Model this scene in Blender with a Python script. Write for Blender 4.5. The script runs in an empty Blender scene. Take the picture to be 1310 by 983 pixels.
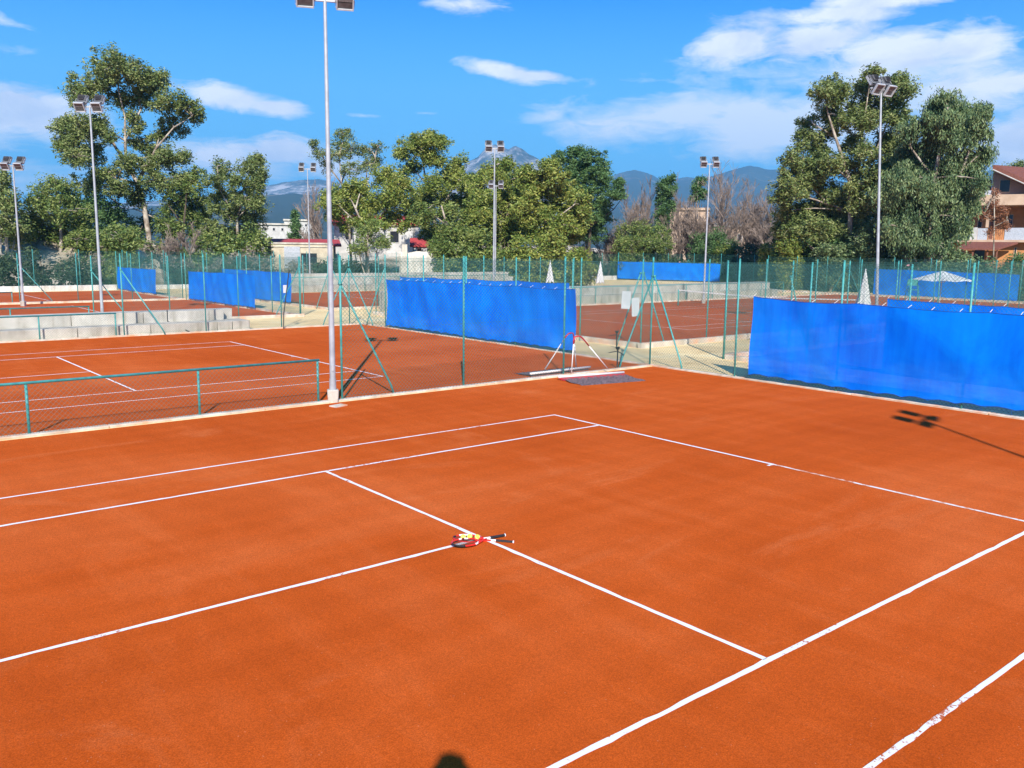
import bpy, math, random
import numpy as np
from mathutils import Vector, Matrix
from mathutils import noise as mn
random.seed(7); RNG = np.random.default_rng(11)
sc = bpy.context.scene; COL = sc.collection
R_ = math.radians

# ------------------------------------------------------------------ camera geometry
CAM = Vector((-12.5422, -8.1159, 3.5357)); YAW, PITCH, ROLL = 0.878087, -0.154116, 0.011605; FPX = 1107.25
_F = Vector((math.cos(YAW)*math.cos(PITCH), math.sin(YAW)*math.cos(PITCH), math.sin(PITCH)))
_Rt = Vector((math.sin(YAW), -math.cos(YAW), 0)); _U = _Rt.cross(_F)
_R2 = math.cos(ROLL)*_Rt + math.sin(ROLL)*_U; _U2 = -math.sin(ROLL)*_Rt + math.cos(ROLL)*_U
def ray(px, py):
    return _F + _R2*((px-655)/FPX) - _U2*((py-491.5)/FPX)
def at(px, py, D):
    """surveyed point: bearing of a photo point, at horizontal distance D metres"""
    r = ray(px, py); return CAM + r*(D/math.hypot(r.x, r.y))
def gnd(px, py, z=0.0):
    r = ray(px, py); return CAM + r*((z-CAM.z)/r.z)
def azel(px, py):
    r = ray(px, py); return math.atan2(r.y, r.x), math.atan2(r.z, math.hypot(r.x, r.y))

cd = bpy.data.cameras.new('camera'); cam = bpy.data.objects.new('camera', cd); COL.objects.link(cam)
cd.sensor_width = 36; cd.lens = FPX/1310*36; cd.clip_end = 30000; cd.clip_start = 0.1
M = Matrix((_R2, _U2, -_F)).transposed().to_4x4(); M.translation = CAM; cam.matrix_world = M
sc.camera = cam

# ------------------------------------------------------------------ materials
def new_mat(name):
    m = bpy.data.materials.new(name); m.use_nodes = True; nt = m.node_tree
    b = nt.nodes['Principled BSDF']; return m, nt, b
def N(nt, typ, **kw):
    n = nt.nodes.new(typ)
    for k, v in kw.items():
        if k in n.inputs.keys() if isinstance(k, str) else False: n.inputs[k].default_value = v
        else: setattr(n, k, v)
    return n
def ramp(nt, fac, stops):
    r = nt.nodes.new('ShaderNodeValToRGB'); el = r.color_ramp.elements
    while len(el) < len(stops): el.new(0.5)
    for e, (p, c) in zip(el, stops):
        e.position = p; e.color = (*c, 1) if len(c) == 3 else c
    nt.links.new(fac, r.inputs[0]); return r.outputs[0]
def noise(nt, co, scale, detail=4, rough=.55, dist=0.):
    n = nt.nodes.new('ShaderNodeTexNoise'); n.inputs['Scale'].default_value = scale
    n.inputs['Detail'].default_value = detail; n.inputs['Roughness'].default_value = rough
    n.inputs['Distortion'].default_value = dist
    nt.links.new(co, n.inputs['Vector']); return n.outputs[0]
def wpos(nt):
    return nt.nodes.new('ShaderNodeNewGeometry').outputs['Position']
def mapping(nt, co, scale, rot=(0,0,0)):
    m = nt.nodes.new('ShaderNodeMapping'); m.inputs['Scale'].default_value = scale; m.inputs['Rotation'].default_value = rot
    nt.links.new(co, m.inputs['Vector']); return m.outputs[0]
def mix(nt, fac, a, b, mode='MIX'):
    m = nt.nodes.new('ShaderNodeMix'); m.data_type = 'RGBA'; m.blend_type = mode
    for s, v in ((0, fac), (6, a), (7, b)):
        if hasattr(v, 'is_linked') or hasattr(v, 'links'): nt.links.new(v, m.inputs[s])
        else: m.inputs[s].default_value = v if s == 0 else ((*v, 1) if len(v) == 3 else v)
    return m.outputs[2]
def mth(nt, op, a, b=None, c=None, clamp=False):
    m = nt.nodes.new('ShaderNodeMath'); m.operation = op; m.use_clamp = clamp
    for i, v in enumerate((a, b, c)):
        if v is None: continue
        if isinstance(v, (int, float)): m.inputs[i].default_value = v
        else: nt.links.new(v, m.inputs[i])
    return m.outputs[0]
def bump(nt, b, h, strength, dist=.01):
    n = nt.nodes.new('ShaderNodeBump'); n.inputs['Strength'].default_value = strength; n.inputs['Distance'].default_value = dist
    nt.links.new(h, n.inputs['Height']); nt.links.new(n.outputs[0], b.inputs['Normal'])
def simple(name, c1, c2=None, scale=3., rough=.6, metal=0., detail=4, bmp=0., lo=.35, hi=.65, spec=.5, local=False):
    m, nt, b = new_mat(name); b.inputs['Roughness'].default_value = rough; b.inputs['Metallic'].default_value = metal
    b.inputs['Specular IOR Level'].default_value = spec
    if local:
        co = nt.nodes.new('ShaderNodeTexCoord').outputs['Object']
    else: co = wpos(nt)
    c2 = c2 or tuple(x*.82 for x in c1)
    n = noise(nt, co, scale, detail)
    nt.links.new(ramp(nt, n, [(lo, c2), (hi, c1)]), b.inputs['Base Color'])
    if bmp: bump(nt, b, n, bmp)
    return m

def clay_mat(name, base, warm, dark):
    m, nt, b = new_mat(name); co = wpos(nt)
    b.inputs['Roughness'].default_value = .95; b.inputs['Specular IOR Level'].default_value = .03
    big = noise(nt, mapping(nt, co, (.5, 1, 1), (0, 0, .3)), .22, 5, .6, .6)
    mid = noise(nt, mapping(nt, co, (1, .22, 1), (0, 0, .2)), 1.5, 6, .7, .5)
    fine = noise(nt, co, 85, 4, .8); grit = noise(nt, co, 22, 5, .75)
    c = ramp(nt, big, [(.36, dark), (.5, base), (.66, warm)])
    c = mix(nt, .38, c, ramp(nt, mid, [(.34, dark), (.5, base), (.68, warm)]))
    dd = noise(nt, mapping(nt, co, (.6, 1, 1), (0, 0, .5)), .33, 6, .7, 1.2)
    c = mix(nt, ramp(nt, dd, [(.56, (0, 0, 0)), (.74, (.34,)*3)]), c, (.80, .25, .09))
    c = mix(nt, .3, c, ramp(nt, grit, [(.3, (.72, .72, .72)), (.72, (1.22, 1.22, 1.22))]), 'MULTIPLY')
    c = mix(nt, .7, c, ramp(nt, fine, [(.34, (.52, .5, .48)), (.5, (1, 1, 1)), (.66, (1.5, 1.5, 1.5))]), 'MULTIPLY')
    # pale crumbs of brick dust
    v = nt.nodes.new('ShaderNodeTexVoronoi'); v.inputs['Scale'].default_value = 16; nt.links.new(co, v.inputs['Vector'])
    cr = mth(nt, 'LESS_THAN', v.outputs['Distance'], .07)
    gate = mth(nt, 'GREATER_THAN', noise(nt, co, 5.3, 2), .56)
    c = mix(nt, mth(nt, 'MULTIPLY', mth(nt, 'MULTIPLY', cr, gate), .55), c, (.75, .42, .25))
    # broad arcs left by the drag mat
    wv = nt.nodes.new('ShaderNodeTexWave'); wv.wave_type = 'RINGS'; wv.inputs['Scale'].default_value = .55; wv.inputs['Distortion'].default_value = 6
    wv.inputs['Detail'].default_value = 4; wv.inputs['Detail Scale'].default_value = .6
    nt.links.new(mapping(nt, co, (.45, 1, 1)), wv.inputs['Vector'])
    c = mix(nt, .10, c, ramp(nt, wv.outputs['Fac'], [(.2, (.78, .78, .78)), (.8, (1.2, 1.2, 1.2))]), 'MULTIPLY')
    nt.links.new(c, b.inputs['Base Color'])
    h = mth(nt, 'ADD', mth(nt, 'MULTIPLY', fine, .5), grit); bump(nt, b, h, .35, .012)
    return m
CLAY = clay_mat('clay', (.565, .096, .013), (.66, .140, .032), (.475, .076, .009))
CLAY2 = clay_mat('far_clay', (.52, .092, .022), (.58, .118, .032), (.45, .078, .016))

def line_mat():
    m, nt, b = new_mat('line_tape'); co = wpos(nt); b.inputs['Roughness'].default_value = .7
    n = noise(nt, co, 13, 6, .8); g = noise(nt, co, .45, 3)
    f = mth(nt, 'ADD', n, mth(nt, 'MULTIPLY', mth(nt, 'SUBTRACT', g, .5), .62))
    nt.links.new(ramp(nt, f, [(.57, (.88, .87, .84)), (.63, (.84, .74, .66)), (.645, (.50, .11, .02)), (.7, (.52, .10, .02))]), b.inputs['Base Color'])
    return m
LINE = line_mat()
def worn_mat():
    m, nt, b = new_mat('worn_line_tape'); co = wpos(nt); b.inputs['Roughness'].default_value = .8
    n = noise(nt, co, 5, 6, .75); g = noise(nt, co, .6, 3)
    f = mth(nt, 'ADD', n, mth(nt, 'MULTIPLY', mth(nt, 'SUBTRACT', g, .5), .7))
    nt.links.new(ramp(nt, f, [(.47, (.84, .78, .70)), (.56, (.70, .36, .22)), (.64, (.56, .13, .035))]), b.inputs['Base Color'])
    return m
WORN = worn_mat()
def gravel_mat():
    m, nt, b = new_mat('gravel'); co = wpos(nt); b.inputs['Roughness'].default_value = .95; b.inputs['Specular IOR Level'].default_value = .1
    a = noise(nt, co, .5, 5, .65, .5); f = noise(nt, co, 22, 4, .7); g2 = noise(nt, mapping(nt, co, (.3, 1.5, 1), (0, 0, .9)), 2.2, 5, .7)
    c = ramp(nt, a, [(.35, (.90, .64, .32)), (.55, (1.0, .75, .39)), (.7, (1.0, .84, .50))])
    c = mix(nt, .5, c, ramp(nt, f, [(.3, (.66, .64, .6)), (.62, (1.0, 1.0, 1.0))]), 'MULTIPLY')
    c = mix(nt, .4, c, ramp(nt, g2, [(.33, (.5, .44, .36)), (.5, (1.0, 1.0, 1.0))]), 'MULTIPLY')
    nt.links.new(c, b.inputs['Base Color']); bump(nt, b, f, .5, .02); return m
GRAVEL = gravel_mat()
def concrete_mat(name, c1, c2):
    m, nt, b = new_mat(name); co = wpos(nt); b.inputs['Roughness'].default_value = .9; b.inputs['Specular IOR Level'].default_value = .2
    a = noise(nt, co, 1.1, 5, .65); f = noise(nt, co, 30, 3, .7)
    st = noise(nt, mapping(nt, co, (1.6, 1.6, .22)), 1.3, 4, .6)
    c = ramp(nt, a, [(.36, c2), (.62, c1)])
    c = mix(nt, .75, c, ramp(nt, st, [(.3, (.5, .46, .4)), (.48, (.92, .9, .87)), (.62, (1.08, 1.08, 1.08))]), 'MULTIPLY')
    c = mix(nt, .35, c, ramp(nt, f, [(.3, (.7, .7, .7)), (.7, (1.15, 1.15, 1.15))]), 'MULTIPLY')
    nt.links.new(c, b.inputs['Base Color']); bump(nt, b, f, .3, .01); return m
CONC = concrete_mat('concrete', (.62, .58, .50), (.46, .43, .37))
KERB = concrete_mat('kerb_concrete', (.74, .68, .58), (.58, .50, .40))
def stain(m, col, sc_, lo, hi):
    nt = m.node_tree; b = nt.nodes['Principled BSDF']; l = b.inputs['Base Color'].links[0].from_socket
    nt.links.new(mix(nt, ramp(nt, noise(nt, wpos(nt), sc_, 6, .7), [(lo, (0, 0, 0)), (hi, (.75,)*3)]), l, col), b.inputs['Base Color'])
stain(KERB, (.70, .30, .13), 1.7, .46, .66); stain(CONC, (.30, .25, .2), .9, .56, .72)
PALEWALL = concrete_mat('pale_wall', (.74, .72, .66), (.58, .55, .5))
TEAL = simple('teal_paint', (.075, .37, .34), (.045, .25, .235), 9, .45)
TEALWIRE = simple('green_wire', (.05, .19, .165), (.035, .13, .12), 2, .5)
NEARWIRE = simple('weathered_green_wire', (.05, .17, .15), (.035, .12, .11), 2, .5)
GALV = simple('galvanised_steel', (.44, .46, .48), (.33, .35, .37), 4, .5, .2)
ALU = simple('lamp_housing', (.50, .51, .52), (.38, .39, .41), 5, .55, .0)
HOUS = simple('dark_housing', (.09, .09, .10), (.06, .06, .065), 5, .6)
DARKGLASS = simple('lamp_glass', (.10, .10, .105), (.05, .05, .055), 6, .2)
LOUVRE = simple('lamp_reflector', (.17, .17, .175), (.10, .10, .105), 40, .5, .0)
BLACKPL = simple('black_rubber', (.02, .02, .022), (.012, .012, .014), 8, .6)
WHITEPL = simple('white_plastic', (.82, .81, .78), (.70, .69, .66), 4, .5)
WHITECL = simple('white_canvas', (.80, .79, .75), (.66, .64, .60), 3, .85)
REDPL = simple('red_plastic', (.55, .03, .04), (.42, .02, .03), 6, .4)
BRUSH = simple('brush_bristles', (.26, .17, .17), (.05, .035, .04), 26, .95, bmp=.6, lo=.42, hi=.58)
PAPER = simple('paper', (.62, .64, .64), (.50, .53, .53), 14, .8, local=True)

def tarp_mat(name, c1, c2, see):
    m, nt, b = new_mat(name); co = wpos(nt)
    a = noise(nt, co, .55, 5, .6, .8); f = noise(nt, mapping(nt, co, (1, 1, .18)), 5, 4, .7)
    dust = noise(nt, mapping(nt, co, (.5, .5, 1.6)), 1.2, 5, .7)
    c = mix(nt, .35, ramp(nt, a, [(.36, c2), (.62, c1)]), ramp(nt, f, [(.35, c2), (.65, c1)]))
    z = nt.nodes.new('ShaderNodeSeparateXYZ'); nt.links.new(co, z.inputs[0])
    low = mth(nt, 'MULTIPLY', mth(nt, 'SUBTRACT', 1.15, z.outputs[2], clamp=True), mth(nt, 'MULTIPLY', mth(nt, 'SUBTRACT', dust, .42, clamp=True), 1.4))
    c = mix(nt, mth(nt, 'MINIMUM', low, .2), c, (.10, .42, .92))
    b.inputs['Roughness'].default_value = .7; b.inputs['Specular IOR Level'].default_value = .06
    nt.links.new(c, b.inputs['Base Color'])
    tl = nt.nodes.new('ShaderNodeBsdfTranslucent'); nt.links.new(c, tl.inputs[0])
    tr = nt.nodes.new('ShaderNodeBsdfTransparent')
    m1 = nt.nodes.new('ShaderNodeMixShader'); m1.inputs[0].default_value = .22
    nt.links.new(b.outputs[0], m1.inputs[1]); nt.links.new(tl.outputs[0], m1.inputs[2])
    m2 = nt.nodes.new('ShaderNodeMixShader')
    nt.links.new(mth(nt, 'MULTIPLY_ADD', noise(nt, co, .8, 3), see*.8, see*.6), m2.inputs[0])
    nt.links.new(m1.outputs[0], m2.inputs[1]); nt.links.new(tr.outputs[0], m2.inputs[2])
    nt.links.new(m2.outputs[0], nt.nodes['Material Output'].inputs[0])
    bump(nt, b, a, .25, .08); return m
TARP = tarp_mat('blue_tarp', (.002, .275, 1.0), (.001, .15, .80), .012)
TARPT = tarp_mat('thin_blue_tarp', (.002, .27, .98), (.001, .15, .80), .03)

def leaf_mat(name, cols, rough=.5, trans=.13):
    m, nt, b = new_mat(name); g = nt.nodes.new('ShaderNodeNewGeometry')
    co = g.outputs['Position']; a = noise(nt, co, .45, 3)
    f = mth(nt, 'ADD', mth(nt, 'MULTIPLY', g.outputs['Random Per Island'], .5), mth(nt, 'MULTIPLY', a, .6))
    c = ramp(nt, f, [(.2, cols[0]), (.5, cols[1]), (.8, cols[2])])
    nt.links.new(c, b.inputs['Base Color']); b.inputs['Roughness'].default_value = rough; b.inputs['Specular IOR Level'].default_value = .3
    tl = nt.nodes.new('ShaderNodeBsdfTranslucent'); nt.links.new(c, tl.inputs[0])
    m1 = nt.nodes.new('ShaderNodeMixShader'); m1.inputs[0].default_value = trans
    nt.links.new(b.outputs[0], m1.inputs[1]); nt.links.new(tl.outputs[0], m1.inputs[2])
    nt.links.new(m1.outputs[0], nt.nodes['Material Output'].inputs[0]); return m
L_EUC = leaf_mat('eucalyptus_leaves', [(.04, .075, .022), (.135, .19, .05), (.32, .34, .12)])
L_OLIVE = leaf_mat('olive_green_leaves', [(.045, .09, .02), (.165, .23, .04), (.38, .38, .09)])
L_MID = leaf_mat('mid_green_leaves', [(.035, .075, .022), (.125, .19, .042), (.29, .32, .09)])
L_DARK = leaf_mat('dark_green_leaves', [(.022, .06, .02), (.07, .145, .045), (.15, .24, .075)])
L_WEEP = leaf_mat('blue_green_leaves', [(.025, .06, .028), (.095, .16, .065), (.28, .34, .14)])
L_HEDGE = leaf_mat('hedge_leaves', [(.012, .028, .014), (.04, .07, .03), (.085, .12, .05)])
L_DRY = leaf_mat('dry_scrub_leaves', [(.13, .10, .07), (.26, .21, .15), (.42, .36, .28)])
L_RUST = leaf_mat('rusty_leaves', [(.14, .05, .02), (.28, .11, .05), (.42, .18, .09)])
L_PINK = leaf_mat('pink_blossom', [(.6, .25, .3), (.75, .4, .42), (.8, .6, .6)])
BARK_E = simple('pale_bark', (.52, .45, .36), (.20, .15, .11), 1.6, .85, bmp=.3)
BARK_D = simple('dark_bark', (.12, .09, .06), (.06, .045, .03), 3, .9)
BARK_B = simple('bare_twigs', (.33, .25, .20), (.15, .11, .085), 1.2, .9)

# ------------------------------------------------------------------ mesh builder
class MB:
    def __init__(s): s.v = []; s.f = []; s.m = []
    def add(s, vs, fs, mi=0):
        o = len(s.v); s.v += [tuple(v) for v in vs]; s.f += [tuple(i+o for i in f) for f in fs]; s.m += [mi]*len(fs); return s
    def box(s, c, d, rz=0, rx=0, ry=0, bev=0, mi=0):
        hx, hy, hz = d[0]/2, d[1]/2, d[2]/2; Mr = Matrix.Rotation(rz, 3, 'Z') @ Matrix.Rotation(ry, 3, 'Y') @ Matrix.Rotation(rx, 3, 'X')
        c = Vector(c)
        if bev:
            vs = []; fs = []
            prof = [(hx-bev, hy), (hx, hy-bev), (hx, -hy+bev), (hx-bev, -hy), (-hx+bev, -hy), (-hx, -hy+bev), (-hx, hy-bev), (-hx+bev, hy)]
            for z, k in ((-hz, 1), (hz-bev, 0), (hz, 1)):
                for x, y in prof: vs.append(c + Mr @ Vector((x*(1-k*bev/hx), y*(1-k*bev/hy), z)))
            for j in (0, 1):
                for i in range(8): a = j*8+i; b2 = j*8+(i+1) % 8; fs.append((b2, a, a+8, b2+8))
            fs.append(tuple(range(8))); fs.append(tuple(reversed(range(16, 24))))
            return s.add(vs, fs, mi)
        vs = [c + Mr @ Vector((x, y, z)) for x in (-hx, hx) for y in (-hy, hy) for z in (-hz, hz)]
        return s.add(vs, [(0, 1, 3, 2), (4, 6, 7, 5), (0, 4, 5, 1), (2, 3, 7, 6), (0, 2, 6, 4), (1, 5, 7, 3)], mi)
    def tube(s, pts, r, n=8, caps=True, mi=0, flat=None):
        pts = [Vector(p) for p in pts]; rs = r if isinstance(r, (list, tuple)) else [r]*len(pts)
        vs = []; up = None; closed = False
        for i, p in enumerate(pts):
            d = (pts[min(i+1, len(pts)-1)] - pts[max(i-1, 0)]).normalized()
            if up is None: up = Vector((0, 0, 1)) if abs(d.z) < .9 else Vector((1, 0, 0))
            a = d.cross(up).normalized(); b = a.cross(d).normalized(); up = b
            for k in range(n):
                t = 2*math.pi*k/n; vs.append(p + rs[i]*(math.cos(t)*a + math.sin(t)*b*(flat or 1)))
        fs = []
        for i in range(len(pts)-1):
            for k in range(n):
                a = i*n+k; b = i*n+(k+1) % n; fs.append((a, b, b+n, a+n))
        if caps: fs.append(tuple(reversed(range(n)))); fs.append(tuple(range(len(pts)*n-n, len(pts)*n)))
        return s.add(vs, fs, mi)
    def lathe(s, prof, n=16, c=(0, 0, 0), mi=0):
        vs = []; c = Vector(c)
        for r, z in prof:
            for k in range(n): t = 2*math.pi*k/n; vs.append(c + Vector((r*math.cos(t), r*math.sin(t), z)))
        fs = []
        for i in range(len(prof)-1):
            for k in range(n): a = i*n+k; b = i*n+(k+1) % n; fs.append((a, b, b+n, a+n))
        fs.append(tuple(reversed(range(n)))); fs.append(tuple(range(len(prof)*n-n, len(prof)*n)))
        return s.add(vs, fs, mi)
    def quad(s, a, b, c, d, mi=0): return s.add([a, b, c, d], [(0, 1, 2, 3)], mi)
    def build(s, name, mats, parent=None, smooth=False, loc=None, rz=0):
        me = bpy.data.meshes.new(name); me.from_pydata(s.v, [], s.f)
        mats = mats if isinstance(mats, (list, tuple)) else [mats]
        for m in mats: me.materials.append(m)
        if len(mats) > 1: me.polygons.foreach_set('material_index', s.m)
        if smooth: me.polygons.foreach_set('use_smooth', [True]*len(me.polygons))
        me.update()
        return link(name, me, parent, loc, rz)
def link(name, me, parent=None, loc=None, rz=0):
    o = bpy.data.objects.new(name, me); COL.objects.link(o)
    if parent: o.parent = parent
    if loc is not None: o.location = loc
    o.rotation_euler[2] = rz; return o
def np_mesh(name, verts, faces, mat, parent, k=4):
    me = bpy.data.meshes.new(name); nv = len(verts); nf = len(faces)
    me.vertices.add(nv); me.vertices.foreach_set('co', np.asarray(verts, np.float32).ravel())
    me.loops.add(nf*k); me.loops.foreach_set('vertex_index', np.asarray(faces, np.int32).ravel())
    me.polygons.add(nf); me.polygons.foreach_set('loop_start', np.arange(0, nf*k, k, dtype=np.int32))
    me.update(calc_edges=True); me.materials.append(mat); me.validate()
    return link(name, me, parent)
def tag(o, label=None, cat=None, group=None, kind=None):
    if label: o['label'] = label
    if cat: o['category'] = cat
    if group: o['group'] = group
    if kind: o['kind'] = kind
    return o
def empty(name, loc, rz=0, label=None, cat=None, group=None):
    o = bpy.data.objects.new(name, None); COL.objects.link(o); o.location = loc; o.rotation_euler[2] = rz; o.empty_display_size = .3
    return tag(o, label, cat, group)
def copy_tree(o, parent=None):
    c = o.copy(); COL.objects.link(c); c.parent = parent
    for ch in list(o.children): copy_tree(ch, c)
    return c

# ------------------------------------------------------------------ ground
def sheet(name, x0, y0, x1, y1, z, mat, parent=None):
    return MB().quad((x0, y0, z), (x1, y0, z), (x1, y1, z), (x0, y1, z)).build(name, mat, parent)
GROUNDM = simple('dry_ground', (.30, .25, .15), (.15, .17, .06), .06, .95, detail=8, spec=.1)
tag(sheet('ground', -8200, -8200, 8200, 8200, 0, GROUNDM), 'dry grassy ground around the courts', kind='structure')
tag(sheet('gravel_path', -60, -30, 72, 66.5, .004, GRAVEL), 'beige gravel paths between the courts', kind='structure')

def line_rect(x0, y0, x1, y1, name, par, m=None, z=.012):
    """hand-laid tape: a thin strip with slightly uneven edges"""
    L = max(abs(x1-x0), abs(y1-y0)); n = max(2, int(L/.14)); b = MB(); vs = []
    alongx = abs(x1-x0) >= abs(y1-y0)
    for i in range(n+1):
        t = i/n; j1, j2 = (random.uniform(-.003, .003) + (random.choice((-.012, .008)) if random.random() < .07 else 0) for _ in 'ab')
        if alongx: x = x0+(x1-x0)*t; vs += [(x, y0+j1, z), (x, y1+j2, z)]
        else: y = y0+(y1-y0)*t; vs += [(x1+j1, y, z), (x0+j2, y, z)]
    b.add(vs, [(2*i, 2*i+2, 2*i+3, 2*i+1) for i in range(n)])
    b.build(name, m or LINE, par)
def court(label, x0, y0, x1, y1, cx, cy, mat, d=-1, worn_base=False, zoff=0):
    """clay slab plus its taped lines; cx is the visible baseline, the court runs to d*x"""
    r = tag(sheet('clay_court', x0, y0, x1, y1, .008, mat), label, kind='structure')
    w = .025; S = 1.132
    xs, xn, xo, xb = cx+d*5.46*S, cx+d*11.885*S, cx+d*(23.77-5.46)*S, cx+d*23.77*S
    def lx(xa, xc, y, nm, hw=w, m=None):
        line_rect(min(xa, xc), y-hw, max(xa, xc), y+hw, nm, r, m)
    def ly(x, ya, yc, nm, hw=w, m=None): line_rect(x-hw, ya, x+hw, yc, nm, r, m)
    for s in (1, -1):
        lx(cx+w, xb-w, cy+s*5.46, 'doubles_sideline', m=None)
        lx(cx-.03, xb+.03, cy+s*4.09, 'singles_sideline', m=None, hw=.028)
    if worn_base:
        ly(cx, cy, cy+5.43, 'baseline', .03); ly(cx, cy-5.43, cy-.0, 'baseline', .03, WORN)
    else: ly(cx, cy-5.43, cy+5.43, 'baseline', .03)
    ly(xb, cy-5.43, cy+5.43, 'baseline')
    ly(xs, cy-4.06, cy+4.06, 'service_line', .028); ly(xo, cy-4.06, cy+4.06, 'service_line')
    lx(xs+d*.03, xo-d*.03, cy, 'center_service_line', .028)
    lx(cx+d*.033, cx+d*.15, cy, 'center_mark', .03)
    return r
court('orange clay court nearest the camera with white taped lines', -40, -9.5, 7.78, 9.55, -.07, 0, CLAY, -1, True)
court('orange clay court just behind the near chain link fence', -40, 9.85, 7.78, 27.35, -.1, 17.95, CLAY, -1)
court('clay court behind the concrete bleacher on the left', -40, 33.15, 7.5, 49.8, -.1, 41.6, CLAY2, -1)
court('farthest clay court at the left edge below the green hedge', -40, 50.3, 7.3, 64.2, -.1, 56.4, CLAY2, -1)
court('clay court across the gravel path in the middle with long concrete wall behind', 11.4, 13.3, 57.3, 32.0, 18.85, 22.5, CLAY2, 1)
court('clay court across the path hidden behind the large right blue windscreen', 11.4, -20, 57.3, 9.4, 18.85, -1, CLAY2, 1)
court('clay court across the path in front of the far grey bleacher', 11.1, 36.5, 57.0, 54.8, 18.6, 45.6, CLAY2, 1)

def kerb(x0, y0, x1, y1, w, h, mat=KERB, label='pale concrete kerb'):
    d = Vector((x1-x0, y1-y0, 0)); L = d.length; n = max(1, int(L/3)); b = MB(); a = math.atan2(d.y, d.x)
    for i in range(n):
        l = L/n - .006; c = Vector((x0, y0, h/2)) + d*((i+.5)/n); c += Vector((0, 0, random.uniform(-.004, .004)))
        b.box(c, (l, w, h), a, bev=min(.012, h*.3))
    tag(b.build('kerb', mat), label, kind='structure')
kerb(-40, 9.7, 7.98, 9.7, .2, .05); kerb(7.88, -20, 7.88, 9.58, .18, .05)
kerb(7.88, 9.84, 7.88, 27.5, .18, .05); kerb(-40, 27.45, 7.78, 27.45, .16, .06)
kerb(11.3, 13.42, 11.3, 32.2, .22, .2); kerb(11.19, 13.2, 57.4, 13.2, .22, .2); kerb(11.25, -20, 11.25, 9.4, .2, .16); kerb(11.36, 9.55, 57.4, 9.55, .2, .16)
kerb(-40, 33.05, 7.65, 33.05, .18, .15); kerb(7.6, 33.16, 7.6, 49.9, .16, .12); kerb(-40, 50.0, 7.5, 50.0, .18, .12)
kerb(7.4, 50.1, 7.4, 64.6, .16, .12); kerb(11.0, 36.4, 57.2, 36.4, .2, .15); kerb(10.95, 36.55, 10.95, 55, .2, .15)
kerb(11.42, 32.12, 57.4, 32.12, .18, .1); kerb(57.5, -20, 57.5, 40, .2, .16)

# ------------------------------------------------------------------ walls and bleachers
def bleacher(name, label, x0, x1, y, steps, cat='bleacher', gaps=(), mat=CONC, ang=0, taper=0):
    """stepped concrete seating facing -y, each course in separate precast lengths"""
    r = empty(name, (x0, y, 0), ang, label, cat)
    for k, (dy, dep, z0, z1) in enumerate(steps):
        b = MB(); L = x1-x0; x = 0
        while x < L-.01:
            l = min(2.7, L-x); b.box((x+l/2, dy+dep/2+random.uniform(-.006, .006), (z0+z1)/2), (l-.012, dep, z1-z0), bev=.015); x += l
        b.build('seat_step', mat, r)
    return r
B1 = bleacher('bleacher', 'two step weathered concrete bleacher beside the left court', -34, 1.75, 27.75, [(0, .9, 0, .40), (.9, .9, 0, .84)])
b = MB(); b.box((36.15, .65, .2), (.75, 1.3, .4), bev=.015).build('seat_step', CONC, B1)
b = MB(); b.box((36.02, 1.55, .42), (.5, .5, .84), bev=.015).build('seat_step', CONC, B1)
b = MB()
b.tube([(33.9, -.25, .02), (33.35, .9, .42), (33.35, .9, .9)], .022, 6).build('handrail', BLACKPL, B1)
bleacher('bleacher', 'far grey concrete bleacher behind the middle distance court', 17.2, 40.6, 55.2, [(0, .7, 0, .55), (.7, .7, 0, 1.0), (1.4, .7, 0, 1.42)])
bleacher('bleacher', 'long concrete bleacher beyond the court in the middle', 13.2, 50.2, 33.2, [(0, .8, 0, .55), (.8, .9, 0, 1.12)])
def lowwall(x0, y0, x1, y1, h, w, label, mat=PALEWALL):
    L = math.hypot(x1-x0, y1-y0); r = MB(); x = 0
    while x < L-.05:
        l = min(6, L-x); r.box((x+l/2, 0, h/2), (l-.01, w, h), bev=.02); x += l
    o = r.build('low_wall', mat, None, loc=(x0, y0, 0), rz=math.atan2(y1-y0, x1-x0)); tag(o, label, 'wall')
lowwall(-40, 65.2, 8, 65.2, .42, .25, 'pale low wall under the hedge at the far left')
lowwall(41, 65.2, 66, 66.6, .5, .25, 'pale low wall behind the two closed white parasols')
lowwall(8.2, 65.2, 40.7, 65.2, .35, .25, 'pale low wall running behind the far bleacher')

# ------------------------------------------------------------------ fences
def wires(L, z0, z1, pitch=.055, r=.0019):
    s = pitch*math.sqrt(2); H = z1-z0; segs = []
    c = -H
    while c < L:      # x - z = c
        xa, xb = max(0, c), min(L, c+H)
        if xb > xa: segs.append(((xa, xa-c), (xb, xb-c), .0016))
        c += s
    c = 0
    while c < L+H:    # x + z = c
        xa, xb = max(0, c-H), min(L, c)
        if xb > xa: segs.append(((xa, c-xa), (xb, c-xb), -.0016))
        c += s
    n = len(segs); P = np.zeros((n, 6, 3)); 
    A = np.array([[a[0], 0, a[1]+z0] for a, b, y in segs]); B = np.array([[b[0], 0, b[1]+z0] for a, b, y in segs]); Y = np.array([y for *_, y in segs])
    D = B-A; D /= np.linalg.norm(D, axis=1)[:, None]; S = np.stack([-D[:, 2], 0*Y, D[:, 0]], 1); T = np.array([[0, 1, 0]])
    for k in range(3):
        t = 2*math.pi*k/3; off = r*(math.cos(t)*S + math.sin(t)*T); off[:, 1] += Y
        P[:, k] = A+off; P[:, k+3] = B+off
    base = (np.arange(n)*6)[:, None, None]
    F = np.array([[0, 1, 4, 3], [1, 2, 5, 4], [2, 0, 3, 5]])[None] + base
    return P.reshape(-1, 3), F.reshape(-1, 4)
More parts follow.
